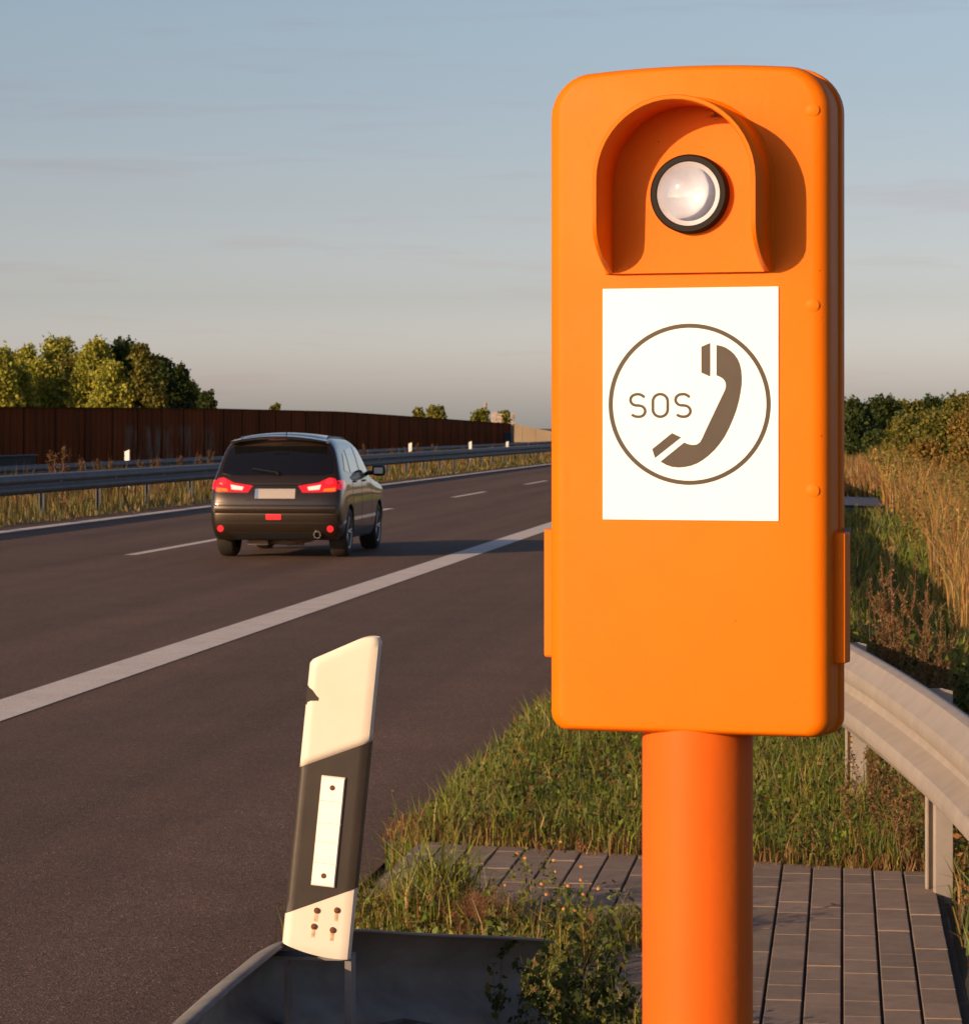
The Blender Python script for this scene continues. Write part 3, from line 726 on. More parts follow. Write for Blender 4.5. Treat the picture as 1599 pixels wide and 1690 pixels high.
def suv():
    p = R(-6.66, 35.25); 
    root = empty('car', (p.x, p.y, .004), -TH+math.radians(.4), 'dark brown suv driving away on the motorway, its red tail lights on', 'car')
    root.scale = (.905, .905, .895)
    body = link(bpy.data.objects.new('body', shell_me), root)
    P = lambda poly, off, mat, name, par=root, **k: patch(poly, 'y', -1, off, **k).build(name, mat, par, smooth=35)
    P([(-.735, 1.12), (-.60, 1.095), (.60, 1.095), (.735, 1.12), (.72, 1.25), (.67, 1.42), (.61, 1.48), (-.61, 1.48), (-.67, 1.42), (-.72, 1.25)], .006, M['glass'], 'rear_window')
    # roof spoiler
    b = MB(); rg = []
    for x in np.linspace(-.64, .64, 13):
        q = 1-(x/.64)**2; zt = 1.525+.070*q; y0 = .235+.06*(1-q)
        rg.append([Vector((x, y0, zt)), Vector((x, y0+.015, zt+.022)), Vector((x, .62, zt+.042)), Vector((x, .62, zt-.02)), Vector((x, y0+.03, zt-.008))])
    b.rings(rg, cap0=True, cap1=True); spo = b.build('spoiler', M['paint'], root, smooth=35)
    b = MB(); b.box(-.12, .12, .226, .234, 1.566, 1.574); b.build('high_brake_light', pm('dark_red_lens', (.12, .01, .01), .2), spo)
    # tail lights
    for s in (-1, 1):
        m_ = lambda pts: [(s*x, z) for x, z in pts][::(1 if s > 0 else -1)]
        t = P(m_([(.30, .955), (.56, .995), (.64, 1.035), (.70, 1.065), (.775, 1.05), (.80, 1.0), (.80, .885), (.74, .875), (.36, .868)]), .014, M['red'], 'tail_light')
        P(m_([(.42, .938), (.60, .968), (.58, .905), (.44, .895)]), .019, M['white_lamp'], 'clear_lens', t, thick=.0)
        P(m_([(.64, .915), (.785, .93), (.785, .885), (.63, .880)]), .019, M['amber'], 'indicator_lens', t, thick=.0)
        P(m_([(.66, 1.035), (.70, 1.052), (.745, 1.045), (.755, .985), (.70, .97), (.65, .985)]), .019, M['redhot'], 'brake_lens', t, thick=.0)
        # side wrap of the lamp
        patch([(.10, .90), (.34, .93), (.42, .99), (.36, 1.03), (.12, 1.03)], 'x', s, .010).build('side_lens', M['red'], t, smooth=35)
        P([(s*.725+.043*math.cos(a), .395+.043*math.sin(a)) for a in np.linspace(0, 2*PI, 14)[:-1]], .010, M['redhot'], 'reflector', thick=.02)  # reflectors are no lamps; lamp emission makes them look lit
    P([(-.36, .965), (.37, .965), (.42, .765), (-.40, .765)], .003, M['paint'], 'plate_recess', thick=.01)
    pl_ = P([(-.265, .915), (.265, .915), (.265, .79), (-.265, .79)], .014, M['plate'], 'license_plate')
    P([(-.262, .912), (-.225, .912), (-.225, .793), (-.262, .793)], .017, M['plate_blue'], 'plate_band', pl_, thick=0)
    P([(-.34, .985), (.35, .985), (.35, .968), (-.34, .968)], .022, M['chrome'] if False else M['trim'], 'handle_strip')
    P([(-.115, .585), (.085, .585), (.085, .515), (-.115, .515)], .012, M['redhot'], 'fog_light')
    P([(-.80, .742), (.80, .742), (.80, .730), (-.80, .730)], .002, M['trim'], 'bumper_seam', thick=.0)
    P([(-.70, .475), (.70, .475), (.70, .462), (-.70, .462)], .003, M['trim'], 'bumper_crease', thick=0)
    # stepped bumper
    b = MB(); rg = []
    for x in np.linspace(-.80, .80, 17):
        h = bvh.ray_cast(Vector((x, -3, .64)), Vector((0, 1, 0)))[0]; y = (h.y if h else .2)
        rg.append([Vector((x, y+.03, .715)), Vector((x, y-.028, .70)), Vector((x, y-.040, .66)), Vector((x, y-.022, .60)), Vector((x, y+.03, .585))])
    b.rings(rg, cap0=True, cap1=True); b.build('bumper', M['paint'], root, smooth=50)
    P([(-.60, .345), (.60, .345), (.50, .262), (-.50, .262)], .012, M['trim'], 'diffuser')
    b = MB(); b.lathe([(.040, .0), (.047, 0), (.050, .03), (.050, .25), (.040, .25), (.038, .01)], (.56, .03, .315), (0, 1, 0), 20); b.build('exhaust', M['chrome'], root, smooth=40)
    b = MB(); b.tube((-.35, .55, .22), (.30, .50, .20), .045, n=10); b.tube((.1, .45, .2), (.42, .5, .26), .05, n=10); b.box(-.42, -.15, .35, .75, .17, .26); b.box(-.62, .62, .76, .86, .22, .30); b.build('rear_axle', pm('underbody_metal', (.16, .12, .09), .6, .3), root)
    b = MB(); b.box(-.82, .82, .9, 3.1, .235, .26); b.box(-.60, .60, .2, 4.0, .26, .34); b.build('underbody', M['dark'], root)
    # rear wiper, antenna, badge blank
    b = MB(); b.tube((.02, .135, 1.135), (-.33, .19, 1.19), .008, n=6); b.tube((.02, .12, 1.12), (.02, .2, 1.14), .018, n=8); b.build('wiper', M['trim'], root)
    b = MB(); b.tube((.05, .66, 1.615), (.05, .58, 1.70), .009, .004, 6); b.build('antenna', M['trim'], root)
    # side windows and doors
    for s in (-1, 1):
        for nm_, poly in (('side_window', [(.62, 1.15), (.98, 1.12), (1.02, 1.40), (.82, 1.38)]), ('side_window', [(1.07, 1.12), (1.78, 1.11), (1.75, 1.46), (1.10, 1.425)]), ('side_window', [(1.86, 1.11), (2.66, 1.10), (2.45, 1.30), (2.24, 1.45), (1.84, 1.465)])):
            patch(poly, 'x', s, .005).build(nm_, M['sideglass'], root, smooth=35)
        for y in (1.82, 2.72, 1.04):
            patch([(y, .42), (y+.012, .42), (y+.012, 1.06), (y, 1.06)], 'x', s, .0015, thick=.0).build('door_seam', M['dark'], root)
        for y in (1.16, 1.98):
            patch([(y, .985), (y+.16, .985), (y+.16, 1.012), (y, 1.012)], 'x', s, .022, thick=.0).build('door_handle', M['trim'], root)
        patch([(1.22, .26), (3.0, .26), (3.0, .36), (1.22, .36)], 'x', s, .012).build('side_sill', M['galv_dark'], root, smooth=35)
        b = MB(); cx = s*1.0; rg = []
        for q, rx, rz in ((0, .06, .045), (.02, .095, .075), (.07, .10, .08), (.13, .075, .06), (.16, .02, .02)):
            rg.append([Vector((cx+rx*math.copysign(abs(math.cos(a))**.7, math.cos(a)), 2.52+q, 1.13+rz*math.copysign(abs(math.sin(a))**.7, math.sin(a)))) for a in np.linspace(0, 2*PI, 21)[:-1]])
        b.rings(rg, cap0=True, cap1=True); b.tube((s*.78, 2.60, 1.09), (s*.95, 2.59, 1.10), .03, .03, 8); mr = b.build('mirror', M['trim'], root, smooth=50)
        b = MB(); b.box(cx-.062, cx+.062, 2.510, 2.518, 1.085, 1.172); b.build('mirror_glass', pm('mirror_glass', (.45, .5, .5), .25, .3), mr, bevel=.01)
    # dust sheen panels and roof rails
    for s in (-1, 1):
        b = MB(); pts = []
        for y in np.linspace(.75, 2.3, 9):
            h = bvh.ray_cast(Vector((s*.58, y, 3)), Vector((0, 0, -1)))[0]; pts.append(h+Vector((0, 0, .012)))
        for a, c in zip(pts[:-1], pts[1:]): b.tube(a, c, .010, n=6)
        b.build('roof_strip', M['trim'], root)
    add_wheels(root, M['rim'])
    return root
suv()
def far_car():
    p = R(-23.6, 262); root = empty('car', (p.x, p.y, .004), PI-TH, 'distant dark car with headlights on, coming the other way beside the orange post', 'car')
    root.scale = (.95,)*3; root.location = R(-23.6, 262, .004)+R(0, 4)-R(0, 0); link(bpy.data.objects.new('body', shell_me), root)
    P = lambda poly, off, mat, name: patch(poly, 'y', 1, off, step=.1).build(name, mat, root, smooth=35)
    P([(-.62, 1.12), (.62, 1.12), (.52, 1.45), (-.52, 1.45)], .006, M['sideglass'], 'windshield')
    for s in (-1, 1): P([(s*.62+.10*math.cos(a), .70+.06*math.sin(a)) for a in np.linspace(0, 2*PI, 12)[:-1]], .012, M['headlamp'], 'headlight')
    P([(-.26, .5), (.26, .5), (.26, .4), (-.26, .4)], .012, M['white'], 'license_plate')
    add_wheels(root, M['rim'])
far_car()

# ------------------------------------------------------------------ noise wall
def Lt_px(px, Y): return LT((px-799.5)/F*Y, Y)
wall = empty('noise_wall', (0, 0, 0), 0, 'long dark rusty steel noise wall across the motorway', 'wall')
def wtop(px):
    xs = [-300, 0, 340, 560, 700, 845]; ys = [669, 673, 675, 680, 689.5, 700]
    return float(np.interp(px, xs, ys))
tks = list(np.arange(85, 306, 5.0))
for a, c in zip(tks[:-1], tks[1:]):
    p0 = R(-33, a); p1 = R(-33, c); b = MB()
    z0, z1 = [H+(706-wtop(799.5+p.x/p.y*F))/F*p.y for p in (p0, p1)]
    d = (p1-p0).normalized(); nn = Vector((d.y, -d.x, 0)); j = random.uniform(-.004, .004)
    for (zb, zt0, zt1, pr) in ((-.05, 1.06, 1.06, 0), (1.062, z0, z1, .012)):
        q = [p0+d*.03, p1-d*.03]; F0 = []; 
        vs = [q[0]+nn*(pr+j), q[1]+nn*(pr+j), q[1]-nn*.12, q[0]-nn*.12]
        vs2 = [Vector((v.x, v.y, zb)) for v in vs] + [Vector((vs[0].x, vs[0].y, zt0)), Vector((vs[1].x, vs[1].y, zt1)), Vector((vs[2].x, vs[2].y, zt1)), Vector((vs[3].x, vs[3].y, zt0))]
        b.add(vs2, [(0, 3, 2, 1), (4, 5, 6, 7), (0, 1, 5, 4), (1, 2, 6, 5), (2, 3, 7, 6), (3, 0, 4, 7)])
    # shallow upright ribs
    for k in range(1, 5):
        c0 = p0+d*(1.0*k); Mx = Matrix.Translation((c0.x, c0.y, 0)) @ Matrix.Rotation(math.atan2(nn.y, nn.x)+PI/2, 4, 'Z')
        b.box(-.02, .02, -.02-j-.006, .0, 0, min(z0, z1)-.02, M=Mx)
    b.build('wall_panel', M['rust'], wall)
    b = MB(); Mx = Matrix.Translation((p0.x, p0.y, 0)) @ Matrix.Rotation(math.atan2(nn.y, nn.x)+PI/2, 4, 'Z')
    b.box(-.11, .11, -.05, .14, -.05, z0+.01, M=Mx); b.build('wall_post', M['rustpost'], wall)
b = MB()
for k, t in enumerate(tks[:-1]):
    p0 = R(-32.98, t); p1 = R(-32.98, tks[k+1]); z0, z1 = [H+(706-wtop(799.5+p.x/p.y*F))/F*p.y for p in (p0, p1)]
    nn = R(.07, 0); 
    b.add([p0+nn+Vector((0, 0, z0)), p1+nn+Vector((0, 0, z1)), p1-nn*2.4+Vector((0, 0, z1)), p0-nn*2.4+Vector((0, 0, z0)), p0+nn+Vector((0, 0, z0+.04)), p1+nn+Vector((0, 0, z1+.04)), p1-nn*2.4+Vector((0, 0, z1+.04)), p0-nn*2.4+Vector((0, 0, z0+.04))],
          [(0, 3, 2, 1), (4, 5, 6, 7), (0, 1, 5, 4), (2, 3, 7, 6)])
b.build('coping', M['rustpost'], wall)
b = MB(); p = R(-32.9, 118); Mx = Matrix.Translation((p.x, p.y, 0)) @ Matrix.Rotation(PI/2-TH, 4, 'Z')
b.box(-3.5, 3.2, -.06, .05, .0, .42, M=Mx); b.build('hatch', M['dark'], wall)
b = MB(); b.box(-3.6, 3.3, -.16, .05, .42, .47, M=Mx); b.build('hatch_ledge', M['galv_dark'], wall)
# beige stretch that swings towards the sun
bw = empty('noise_wall', (0, 0, 0), 0, 'pale beige far stretch of wall catching the sun, left of the orange post', 'wall')
bpts = [(838, 333, 697), (862, 333.1, 702), (884, 333.2, 707), (910, 333.3, 712), (940, 333.4, 717), (965, 333.5, 721)]
for (a, c) in zip(bpts[:-1], bpts[1:]):
    P0 = Vector(((a[0]-799.5)/F*a[1], a[1], 0)); P1 = Vector(((c[0]-799.5)/F*c[1], c[1], 0)); z0 = H+(706-a[2])/F*a[1]; z1 = H+(706-c[2])/F*c[1]
    d = (P1-P0).normalized(); nn = Vector((-d.y, d.x, 0)); P1 = P1-d*.03
    b = MB(); vs = [P0, P1, P1+nn*.15, P0+nn*.15]
    b.add([Vector((v.x, v.y, -.05)) for v in vs]+[Vector((v.x, v.y, z)) for v, z in zip(vs, (z0, z1, z1, z0))], [(0, 3, 2, 1), (4, 5, 6, 7), (0, 1, 5, 4), (1, 2, 6, 5), (2, 3, 7, 6), (3, 0, 4, 7)])
    b.build('wall_panel', M['beige'], bw)
def at(px, py, Y): return Vector(((px-799.5)/F*Y, Y, H-(py-706)/F*Y))
# pale pillar with rungs, standing before the wall
p = at(819, 736, 298); pl = empty('concrete_pillar', (p.x, p.y, 0), 0, 'pale pinkish pillar with rungs rising just above the rusty wall end', 'pillar')
zt = at(819, 680, 298).z
b = MB(); b.box(-.50, -.05, 0, .4, 0, zt); b.box(.05, .50, .05, .35, 0, zt-.15)
b.build('shaft', M['concrete'], pl)
for k in range(8):
    b = MB(); z = .3+k*(zt-.6)/7; b.box(-.05, .62, -.06, .02, z, z+.10); b.build('rung', M['concrete'], pl)
p = at(845, 736, 301); q = empty('gate_post', (p.x, p.y, 0), 0, 'thin pale post where the rusty wall meets the beige wall', 'post'); zt = at(845, 695, 301).z
b = MB(); b.box(-.13, .13, -.15, .15, 0, zt); b.build('shaft', M['concrete'], q); b = MB(); b.box(-.17, .17, -.19, .19, zt, zt+.08); b.build('cap', M['concrete'], q)
p = at(838, 735, 297); q = empty('cabinet', (p.x, p.y, 0), 0, 'dark blue green roadside cabinet at the foot of the rusty wall end', 'cabinet'); zt = at(838, 716, 297).z
b = MB(); b.box(-.35, .35, 0, .4, .1, zt); b.build('case', M['bluegreen'], q, bevel=.02); b = MB(); b.box(-.40, .40, -.05, .45, zt, zt+.08); b.build('roof', M['bluegreen'], q); b = MB(); b.box(-.30, .30, .02, .38, 0, .1); b.build('plinth', M['concrete'], q)
b = MB(); b.box(-.01, .01, -.015, .0, .2, zt-.1); b.build('door_seam', M['dark'], q)
# far masts
for (px, top, Y, lab, n_) in ((801, 660, 780, 'taller thin telecom mast with antennas, above the rusty wall near the pillar', 3), (846, 677, 780, 'shorter slim telecom mast with antennas above the pale post', 2)):
    p = at(px, 706, Y); zt = at(px, top, Y).z; q = empty('telecom_mast', (p.x, Y, 0), 0, lab, 'mast')
    b = MB()
    for s in (-1, 1):
        for s2 in (-1, 1): b.tube((s*.42, s2*.3, 0), (s*.22, s2*.2, zt-1), .06, n=5)
    for k in range(12): z = k*(zt-1)/12; b.tube((-.42+.2*k/12, -.3, z), (.42-.2*k/12, -.3, z+(zt-1)/12), .04, n=4)
    b.tube((0, 0, 0), (0, 0, zt), .08, .05, 6); b.build('lattice', M['mast'], q)
    for k in range(n_):
        a = k*2.1; b = MB(); b.box(.35*math.cos(a)-.16, .35*math.cos(a)+.16, .35*math.sin(a)-.1, .35*math.sin(a)+.1, zt-2.4, zt-.6); b.build('antenna', M['mast'], q)
    b = MB(); b.lathe([(.0001, 0), (.35, .05), (.4, .2)], (.1, -.3, zt-3.3), (0, -1, 0), 12); b.build('dish', M['mast'], q)
# far delineators in the median
def small_delineator(px, top, Y, label, group=None):
    p = at(px, top, Y); q = empty('delineator', (p.x, Y, 0), -TH, label, 'delineator')
    zt = p.z; w = .06
    b = MB(); b.prism([(-w, zt-.36), (w, zt-.33), (w, zt), (-w, zt-.05)], 0, .06); b.build('upper_body', M['white'], q)
    b = MB(); b.prism([(-w-.001, zt-.58), (w+.001, zt-.55), (w+.001, zt-.33), (-w-.001, zt-.36)], -.001, .061); bb = b.build('black_band', M['blackpl'], q)
    b = MB(); b.box(-.02, .02, -.006, -.001, zt-.53, zt-.38); b.build('reflector', M['refl'], bb)
    b = MB(); b.prism([(-w, 0), (w, 0), (w, zt-.55), (-w, zt-.58)], 0, .06); b.build('lower_body', M['white'], q)
small_delineator(210, 742, 76, 'small delineator in the median, left of the dark suv, before the worn rusty wall')
small_delineator(677, 730, 114, 'small far delineator at the median rail just right of the dark car')
small_delineator(776, 728, 126, 'small far delineator in the median below the wall, between the car and the pillar')
small_delineator(837, 728, 150, 'farthest small delineator, at the foot of the rusty wall end')

# ------------------------------------------------------------------ plants
def leaf_obj(name, cen, nrm, size, col, mat, parent=None, aspect=.6):
    """cen (n,3), nrm (n,3) numpy; one diamond leaf per point"""
    n = len(cen); up = RNG.normal(size=(n, 3)); a = np.cross(nrm, up); a /= np.linalg.norm(a, axis=1)[:, None]+1e-9; c = np.cross(nrm, a); c /= np.linalg.norm(c, axis=1)[:, None]+1e-9
    s = size[:, None]
    V = np.stack([cen-a*s, cen-c*s*aspect, cen+a*s, cen+c*s*aspect], 1).reshape(-1, 3)
    me = bpy.data.meshes.new(name); me.vertices.add(4*n); me.vertices.foreach_set('co', V.astype(np.float32).ravel())
    me.loops.add(4*n); me.loops.foreach_set('vertex_index', np.arange(4*n, dtype=np.int32)); me.polygons.add(n); me.polygons.foreach_set('loop_start', np.arange(0, 4*n, 4, dtype=np.int32))
    me.update(calc_edges=True); me.materials.append(mat)
    ca = me.color_attributes.new('Col', 'FLOAT_COLOR', 'POINT'); cc = np.ones((n, 4, 4), np.float32); cc[:, :, :3] = col[:, None, :]; ca.data.foreach_set('color', cc.ravel())
    o = bpy.data.objects.new(name, me); return link(o, parent)
def blade_obj(name, base, h, w, lean, col, mat, parent=None, curl=.35):
    """grass blades: base (n,3), h, w (n), lean (n,2) horizontal tip offset as a fraction of h"""
    n = len(base); ang = RNG.uniform(0, PI, n); wx = np.cos(ang)*w/2; wy = np.sin(ang)*w/2
    side = np.stack([wx, wy, np.zeros(n)], 1); L3 = np.concatenate([lean*h[:, None], np.zeros((n, 1))], 1)
    m = base + L3*curl*.55 + np.stack([np.zeros(n), np.zeros(n), h*.55], 1)
    lm = np.linalg.norm(lean, axis=1); tip = base + L3 + np.stack([np.zeros(n), np.zeros(n), h*np.sqrt(np.maximum(.04, 1-np.minimum(lm, .95)**2))], 1)
    V = np.stack([base-side, base+side, m+side*.8, m-side*.8, tip], 1).reshape(-1, 3)
    me = bpy.data.meshes.new(name); me.vertices.add(5*n); me.vertices.foreach_set('co', V.astype(np.float32).ravel())
    i0 = np.arange(n)*5; L = np.stack([i0, i0+1, i0+2, i0+3, i0+3, i0+2, i0+4], 1).ravel().astype(np.int32)
    me.loops.add(7*n); me.loops.foreach_set('vertex_index', L); me.polygons.add(2*n)
    ls = np.stack([np.arange(n)*7, np.arange(n)*7+4], 1).ravel().astype(np.int32); me.polygons.foreach_set('loop_start', ls); me.update(calc_edges=True); me.materials.append(mat)
    ca = me.color_attributes.new('Col', 'FLOAT_COLOR', 'POINT'); cc = np.ones((n, 5, 4), np.float32); cc[:, :, :3] = col[:, None, :]; ca.data.foreach_set('color', cc.ravel())
    return link(bpy.data.objects.new(name, me), parent)
def pick(n, cols, wts, var=.18):
    cols = np.array(cols, float); k = RNG.choice(len(cols), n, p=np.array(wts)/sum(wts)); return np.clip(cols[k]*RNG.normal(1, var, (n, 1)), .004, 1)
c_, s_ = C_, S_
def rw3(L, t, z): return np.stack([L*c_+t*s_, -L*s_+t*c_, z], 1)
vzv = np.vectorize(vz)
GR, YG, TAN, BRN, OLV, DKG = (.11, .155, .022), (.215, .22, .030), (.32, .21, .08), (.20, .095, .038), (.15, .135, .032), (.045, .066, .017)
def grass(name, n, Lr, tr, hr, w, cols, wts, lean=.5, tpow=1.0, mask=None, var=.2, zf=None, wscale=None, hf=None):
    L = RNG.uniform(*Lr, n); t = tr[0]+(tr[1]-tr[0])*RNG.uniform(0, 1, n)**tpow
    if mask is not None:
        k = mask(L, t); L = L[k]; t = t[k]; n = len(L)
    z = (vzv(L, t) if zf is None else zf(L, t))
    cl = np.sin(L*5.3+np.sin(t*2.1)*2)*np.sin(t*3.7+L*2)  # clumps
    h = RNG.uniform(*hr, n)*(1+.35*cl)*RNG.uniform(.6, 1.1, n)*(1 if hf is None else hf(L)); ww = w*RNG.uniform(.6, 1.3, n)*(1 if wscale is None else wscale(t))
    ln = RNG.normal(0, lean*.55, (n, 2))
    o = blade_obj(name, rw3(L, t, z-.01), h, ww, ln, pick(n, cols, wts, var), M['grass']); tag(o, kind='stuff'); return o
def stuff(o, label, cat='grass'): return tag(o, label, cat, kind='stuff')
pedge = lambda L: 10.42-(L+1.46)*.30
edgeL = lambda t: -1.60+.05*np.sin(t*2.3)+.035*np.sin(t*6.1)
# near verge beyond the paving
stuff(grass('verge_grass', 120000, (-1.66, 1.9), (10.0, 19), (.05, .20), .0050, [GR, YG, TAN, BRN, OLV, (.07, .12, .02)], [5, 3.4, 1.6, .9, 1.6, 3], mask=lambda L, t: (L > edgeL(t)) & ((t > pedge(L)+.06) | (L > .34)), wscale=lambda t: t/11), 'green and straw coloured grass on the verge beyond the paving')
stuff(grass('verge_grass', 70000, (-1.7, 3.0), (18, 75), (.10, .26), .012, [GR, DKG, YG, TAN, OLV], [5, 2.5, 2, 1.2, 2.5], mask=lambda L, t: (L > -1.58) & ((t < 50) | (t > 64) | (L > .8)), wscale=lambda t: np.clip(t/22, 1, 4), tpow=1.5), 'green grass along the verge further off, darkened to look shaded')  # darker greens mixed in to stand for shade lying on this stretch
# broad-leaved low herbs through the near verge
def herbs(name, n, Lr, tr, size, hr, cols, wts, mask, label, zf=None):
    L = RNG.uniform(*Lr, n); t = RNG.uniform(*tr, n); k = mask(L, t); L = L[k]; t = t[k]; n = len(L)
    z = (vzv(L, t) if zf is None else zf(L, t)) + RNG.uniform(*hr, n)
    nr_ = RNG.normal(0, .55, (n, 3)); nr_[:, 2] += .9; nr_ /= np.linalg.norm(nr_, axis=1)[:, None]
    return stuff(leaf_obj(name, rw3(L, t, z), nr_, size*RNG.uniform(.5, 1.4, n), pick(n, cols, wts, .25), M['grass']), label, 'herbs')
herbs('verge_herbs', 22000, (-1.6, 1.8), (10.1, 15), .013, (.01, .13), [GR, DKG, OLV, BRN], [4, 2, 2, 1], lambda L, t: (t > pedge(L)+.05) | (L > .36), 'small leafy herbs growing through the verge grass')
# dry matted straw along the paving edge
stuff(grass('dry_straw', 7000, (-1.6, .9), (9.8, 11.3), (.04, .13), .004, [(.26, .12, .045), (.20, .09, .035), TAN], [3, 2, 2], lean=1.5, mask=lambda L, t: (t > pedge(L)-.04+.03*np.sin(L*9)) & (t < pedge(L)+.40+.12*np.sin(L*7)), zf=lambda L, t: np.full(len(L), .115)), 'orange brown dry straw matted along the paving edge', 'straw')
# right of the paving, behind and under the rail
stuff(grass('rail_weeds', 16000, (.30, 2.2), (5, 12.5), (.06, .22), .006, [GR, BRN, TAN, OLV, DKG], [3, 2.5, 2, 2, 2], lean=.7, mask=lambda L, t: (L > .335)), 'tangled weeds and dry grass beside the paving under the curved rail', 'weeds')
herbs('rail_herbs', 9000, (.34, 1.8), (5, 12), .014, (.0, .16), [DKG, GR, BRN, OLV], [3, 2, 2, 2], lambda L, t: L > .34, 'low leafy weeds beside the curved rail')
# tall tan grass on the right
stuff(grass('tall_dry_grass', 60000, (.75, 7), (20, 100), (.45, .95), .016, [(.38, .20, .055), TAN, OLV, YG, BRN], [5, 2.5, 2, 1.2, 2], lean=.35, tpow=1.2, mask=lambda L, t: L > .75+.25*np.sin(t*.21)+.006*np.maximum(0, 50-t), wscale=lambda t: np.clip(t/45, .45, 2.4), var=.3), 'tall orange tan grass on the slope below the bushes')
stuff(grass('tall_dry_grass', 22000, (-.4, 3), (64, 112), (.22, .6), .035, [(.30, .16, .05), TAN, OLV, BRN], [4, 2, 1.5, 2], lean=.35), 'tan grass beyond the crossing track at the foot of the dark bushes')
n = 170000; L = RNG.uniform(.75, 7, n); t = 24+80*RNG.uniform(0, 1, n)**1.2; k = (np.sin(L*2.7+t*.31)+np.sin(t*.57-L*1.3)+RNG.normal(0, .5, n)) > .0; L = L[k]; t = t[k]; n = len(L)
hz_ = .35+.55*np.clip(np.sin(L*3.1+t*.4)*.5+.5, 0, 1)
nr_ = RNG.normal(0, 1, (n, 3)); nr_ /= np.linalg.norm(nr_, axis=1)[:, None]
stuff(leaf_obj('slope_scrub', rw3(L, t, vzv(L, t)+hz_*RNG.uniform(0, 1.05, n)), nr_, .023*np.clip(t/45, .6, 2)*RNG.uniform(.6, 1.5, n), pick(n, [OLV, (.30, .22, .045), GR, BRN], [4, 4, 2, 1.5], .25), M['leaf']), 'olive and golden leafy scrub mixed through the tall dry grass', 'scrub')
# weeds between near rail and paving
mk_ = lambda L, t: (L < -.50+.22*np.sin(t*3)) & (L > np.where(t < 8.3, -1.38, edgeL(t)))
stuff(grass('weed_patch', 20000, (-1.62, -.25), (5.7, 8.75), (.06, .20), .0042, [GR, YG, TAN, BRN, OLV], [4, 4, 3, 1.5, 2], lean=.7, mask=mk_, zf=lambda L, t: np.full(len(L), .10)), 'weedy grass growing over the pavers behind the delineator', 'weeds')
herbs('weed_patch_herbs', 7000, (-1.6, -.3), (5.7, 8.8), .011, (.0, .14), [GR, YG, OLV, BRN], [4, 3, 2, 1], mk_, 'small leafy herbs in the weed patch behind the delineator', zf=lambda L, t: np.full(len(L), .10))
# median
zm = lambda L, t: np.full(len(L), .0)
msk = lambda L, t: L < -12.95+.10*np.sin(t*1.3)
stuff(grass('median_grass', 55000, (-17.5, -12.85), (40, 330), (.12, .40), .022, [(.07, .09, .018), (.13, .125, .028), OLV, TAN, BRN], [4, 2.5, 2, 2.2, 1.4], lean=.3, tpow=1.6, mask=msk, zf=zm, wscale=lambda t: np.clip(t/70, .8, 3), hf=lambda L: np.clip((-L-12.62)/2.7/.45, .08, 1)), 'green and tan weeds growing in the median under the double guard rail')
stuff(grass('median_stalks', 8000, (-17.2, -14.3), (40, 330), (.45, .80), .016, [(.20, .10, .04), (.24, .16, .06), (.13, .12, .03)], [3, 3, 2], lean=.2, tpow=1.6, zf=zm, wscale=lambda t: np.clip(t/70, .8, 3)), 'tall dry orange stalks standing in the median grass', 'weeds')

# single plants: stems (tubes) + small leaves or seed heads
def plant(name, loc, height, nst, spread, leafn, leafs, lcols, scol, label, cat, branch=4, group=None, along=(.3, 1.), droop=.15, sw=.0025, rz=None, tuft=None, parts=('stem', 'leaves')):
    root = empty(name, loc, 0, label, cat, group); st = MB(); cen = []; 
    for k in range(nst):
        a = random.uniform(0, 2*PI); r = spread*random.uniform(.2, 1)*height; hh = height*random.uniform(.72, 1.0) if k else height
        P = []; n = 7; b0 = Vector((random.gauss(0, .015*nst**.5), random.gauss(0, .015*nst**.5), 0))
        for q in range(n+1):
            u = q/n; P.append(b0+Vector((math.cos(a)*r*u**1.5+random.gauss(0, .004), math.sin(a)*r*u**1.5+random.gauss(0, .004), hh*u-droop*hh*max(0, u-.7)**2)))
        for i in range(n): st.tube(P[i], P[i+1], sw*(1-.7*i/n), sw*(1-.7*(i+1)/n), 4, caps=False)
        br = [(P, 1.0)]
        for q in range(branch):
            u = random.uniform(.35, .95); i = int(u*n); p0 = P[i]; a2 = random.uniform(0, 2*PI); ln = hh*random.uniform(.12, .30)*(1.25-u)
            p1 = p0+Vector((math.cos(a2)*ln*.45, math.sin(a2)*ln*.45, ln*.85)); st.tube(p0, p1, sw*.45, sw*.2, 3, caps=False); br.append(([p0.lerp(p1, j/6) for j in range(7)], ln/hh*1.6))
        for (Q, wgt) in br:
            m_ = max(2, int(leafn*wgt))
            for j in range(m_):
                u = random.uniform(*along) if Q is P else random.uniform(.1, 1); f = u*(len(Q)-1); i = min(int(f), len(Q)-2); p_ = Q[i].lerp(Q[i+1], f-i)
                cen.append(p_+Vector((random.gauss(0, leafs*.9), random.gauss(0, leafs*.9), random.gauss(0, leafs*.9))))
    m_ = pm_cache(scol); st.build(parts[0], m_, root)
    cen = np.array([tuple(c) for c in cen]); n = len(cen); nr_ = RNG.normal(0, 1, (n, 3)); nr_ /= np.linalg.norm(nr_, axis=1)[:, None]
    leaf_obj(parts[1], cen, nr_, leafs*RNG.uniform(.5, 1.4, n), pick(n, lcols, [1]*len(lcols), .2), M['leaf'], root, .42 if parts[1] == 'seed_heads' else .6)
    return root
_pc = {}
def pm_cache(c):
    if c not in _pc: _pc[c] = pm('stem_%d' % len(_pc), c, .7)
    return _pc[c]
def gp(px, py, z0=.1): Y = (H-z0)*F/(py-706); return Vector(((px-799.5)/F*Y, Y, z0))
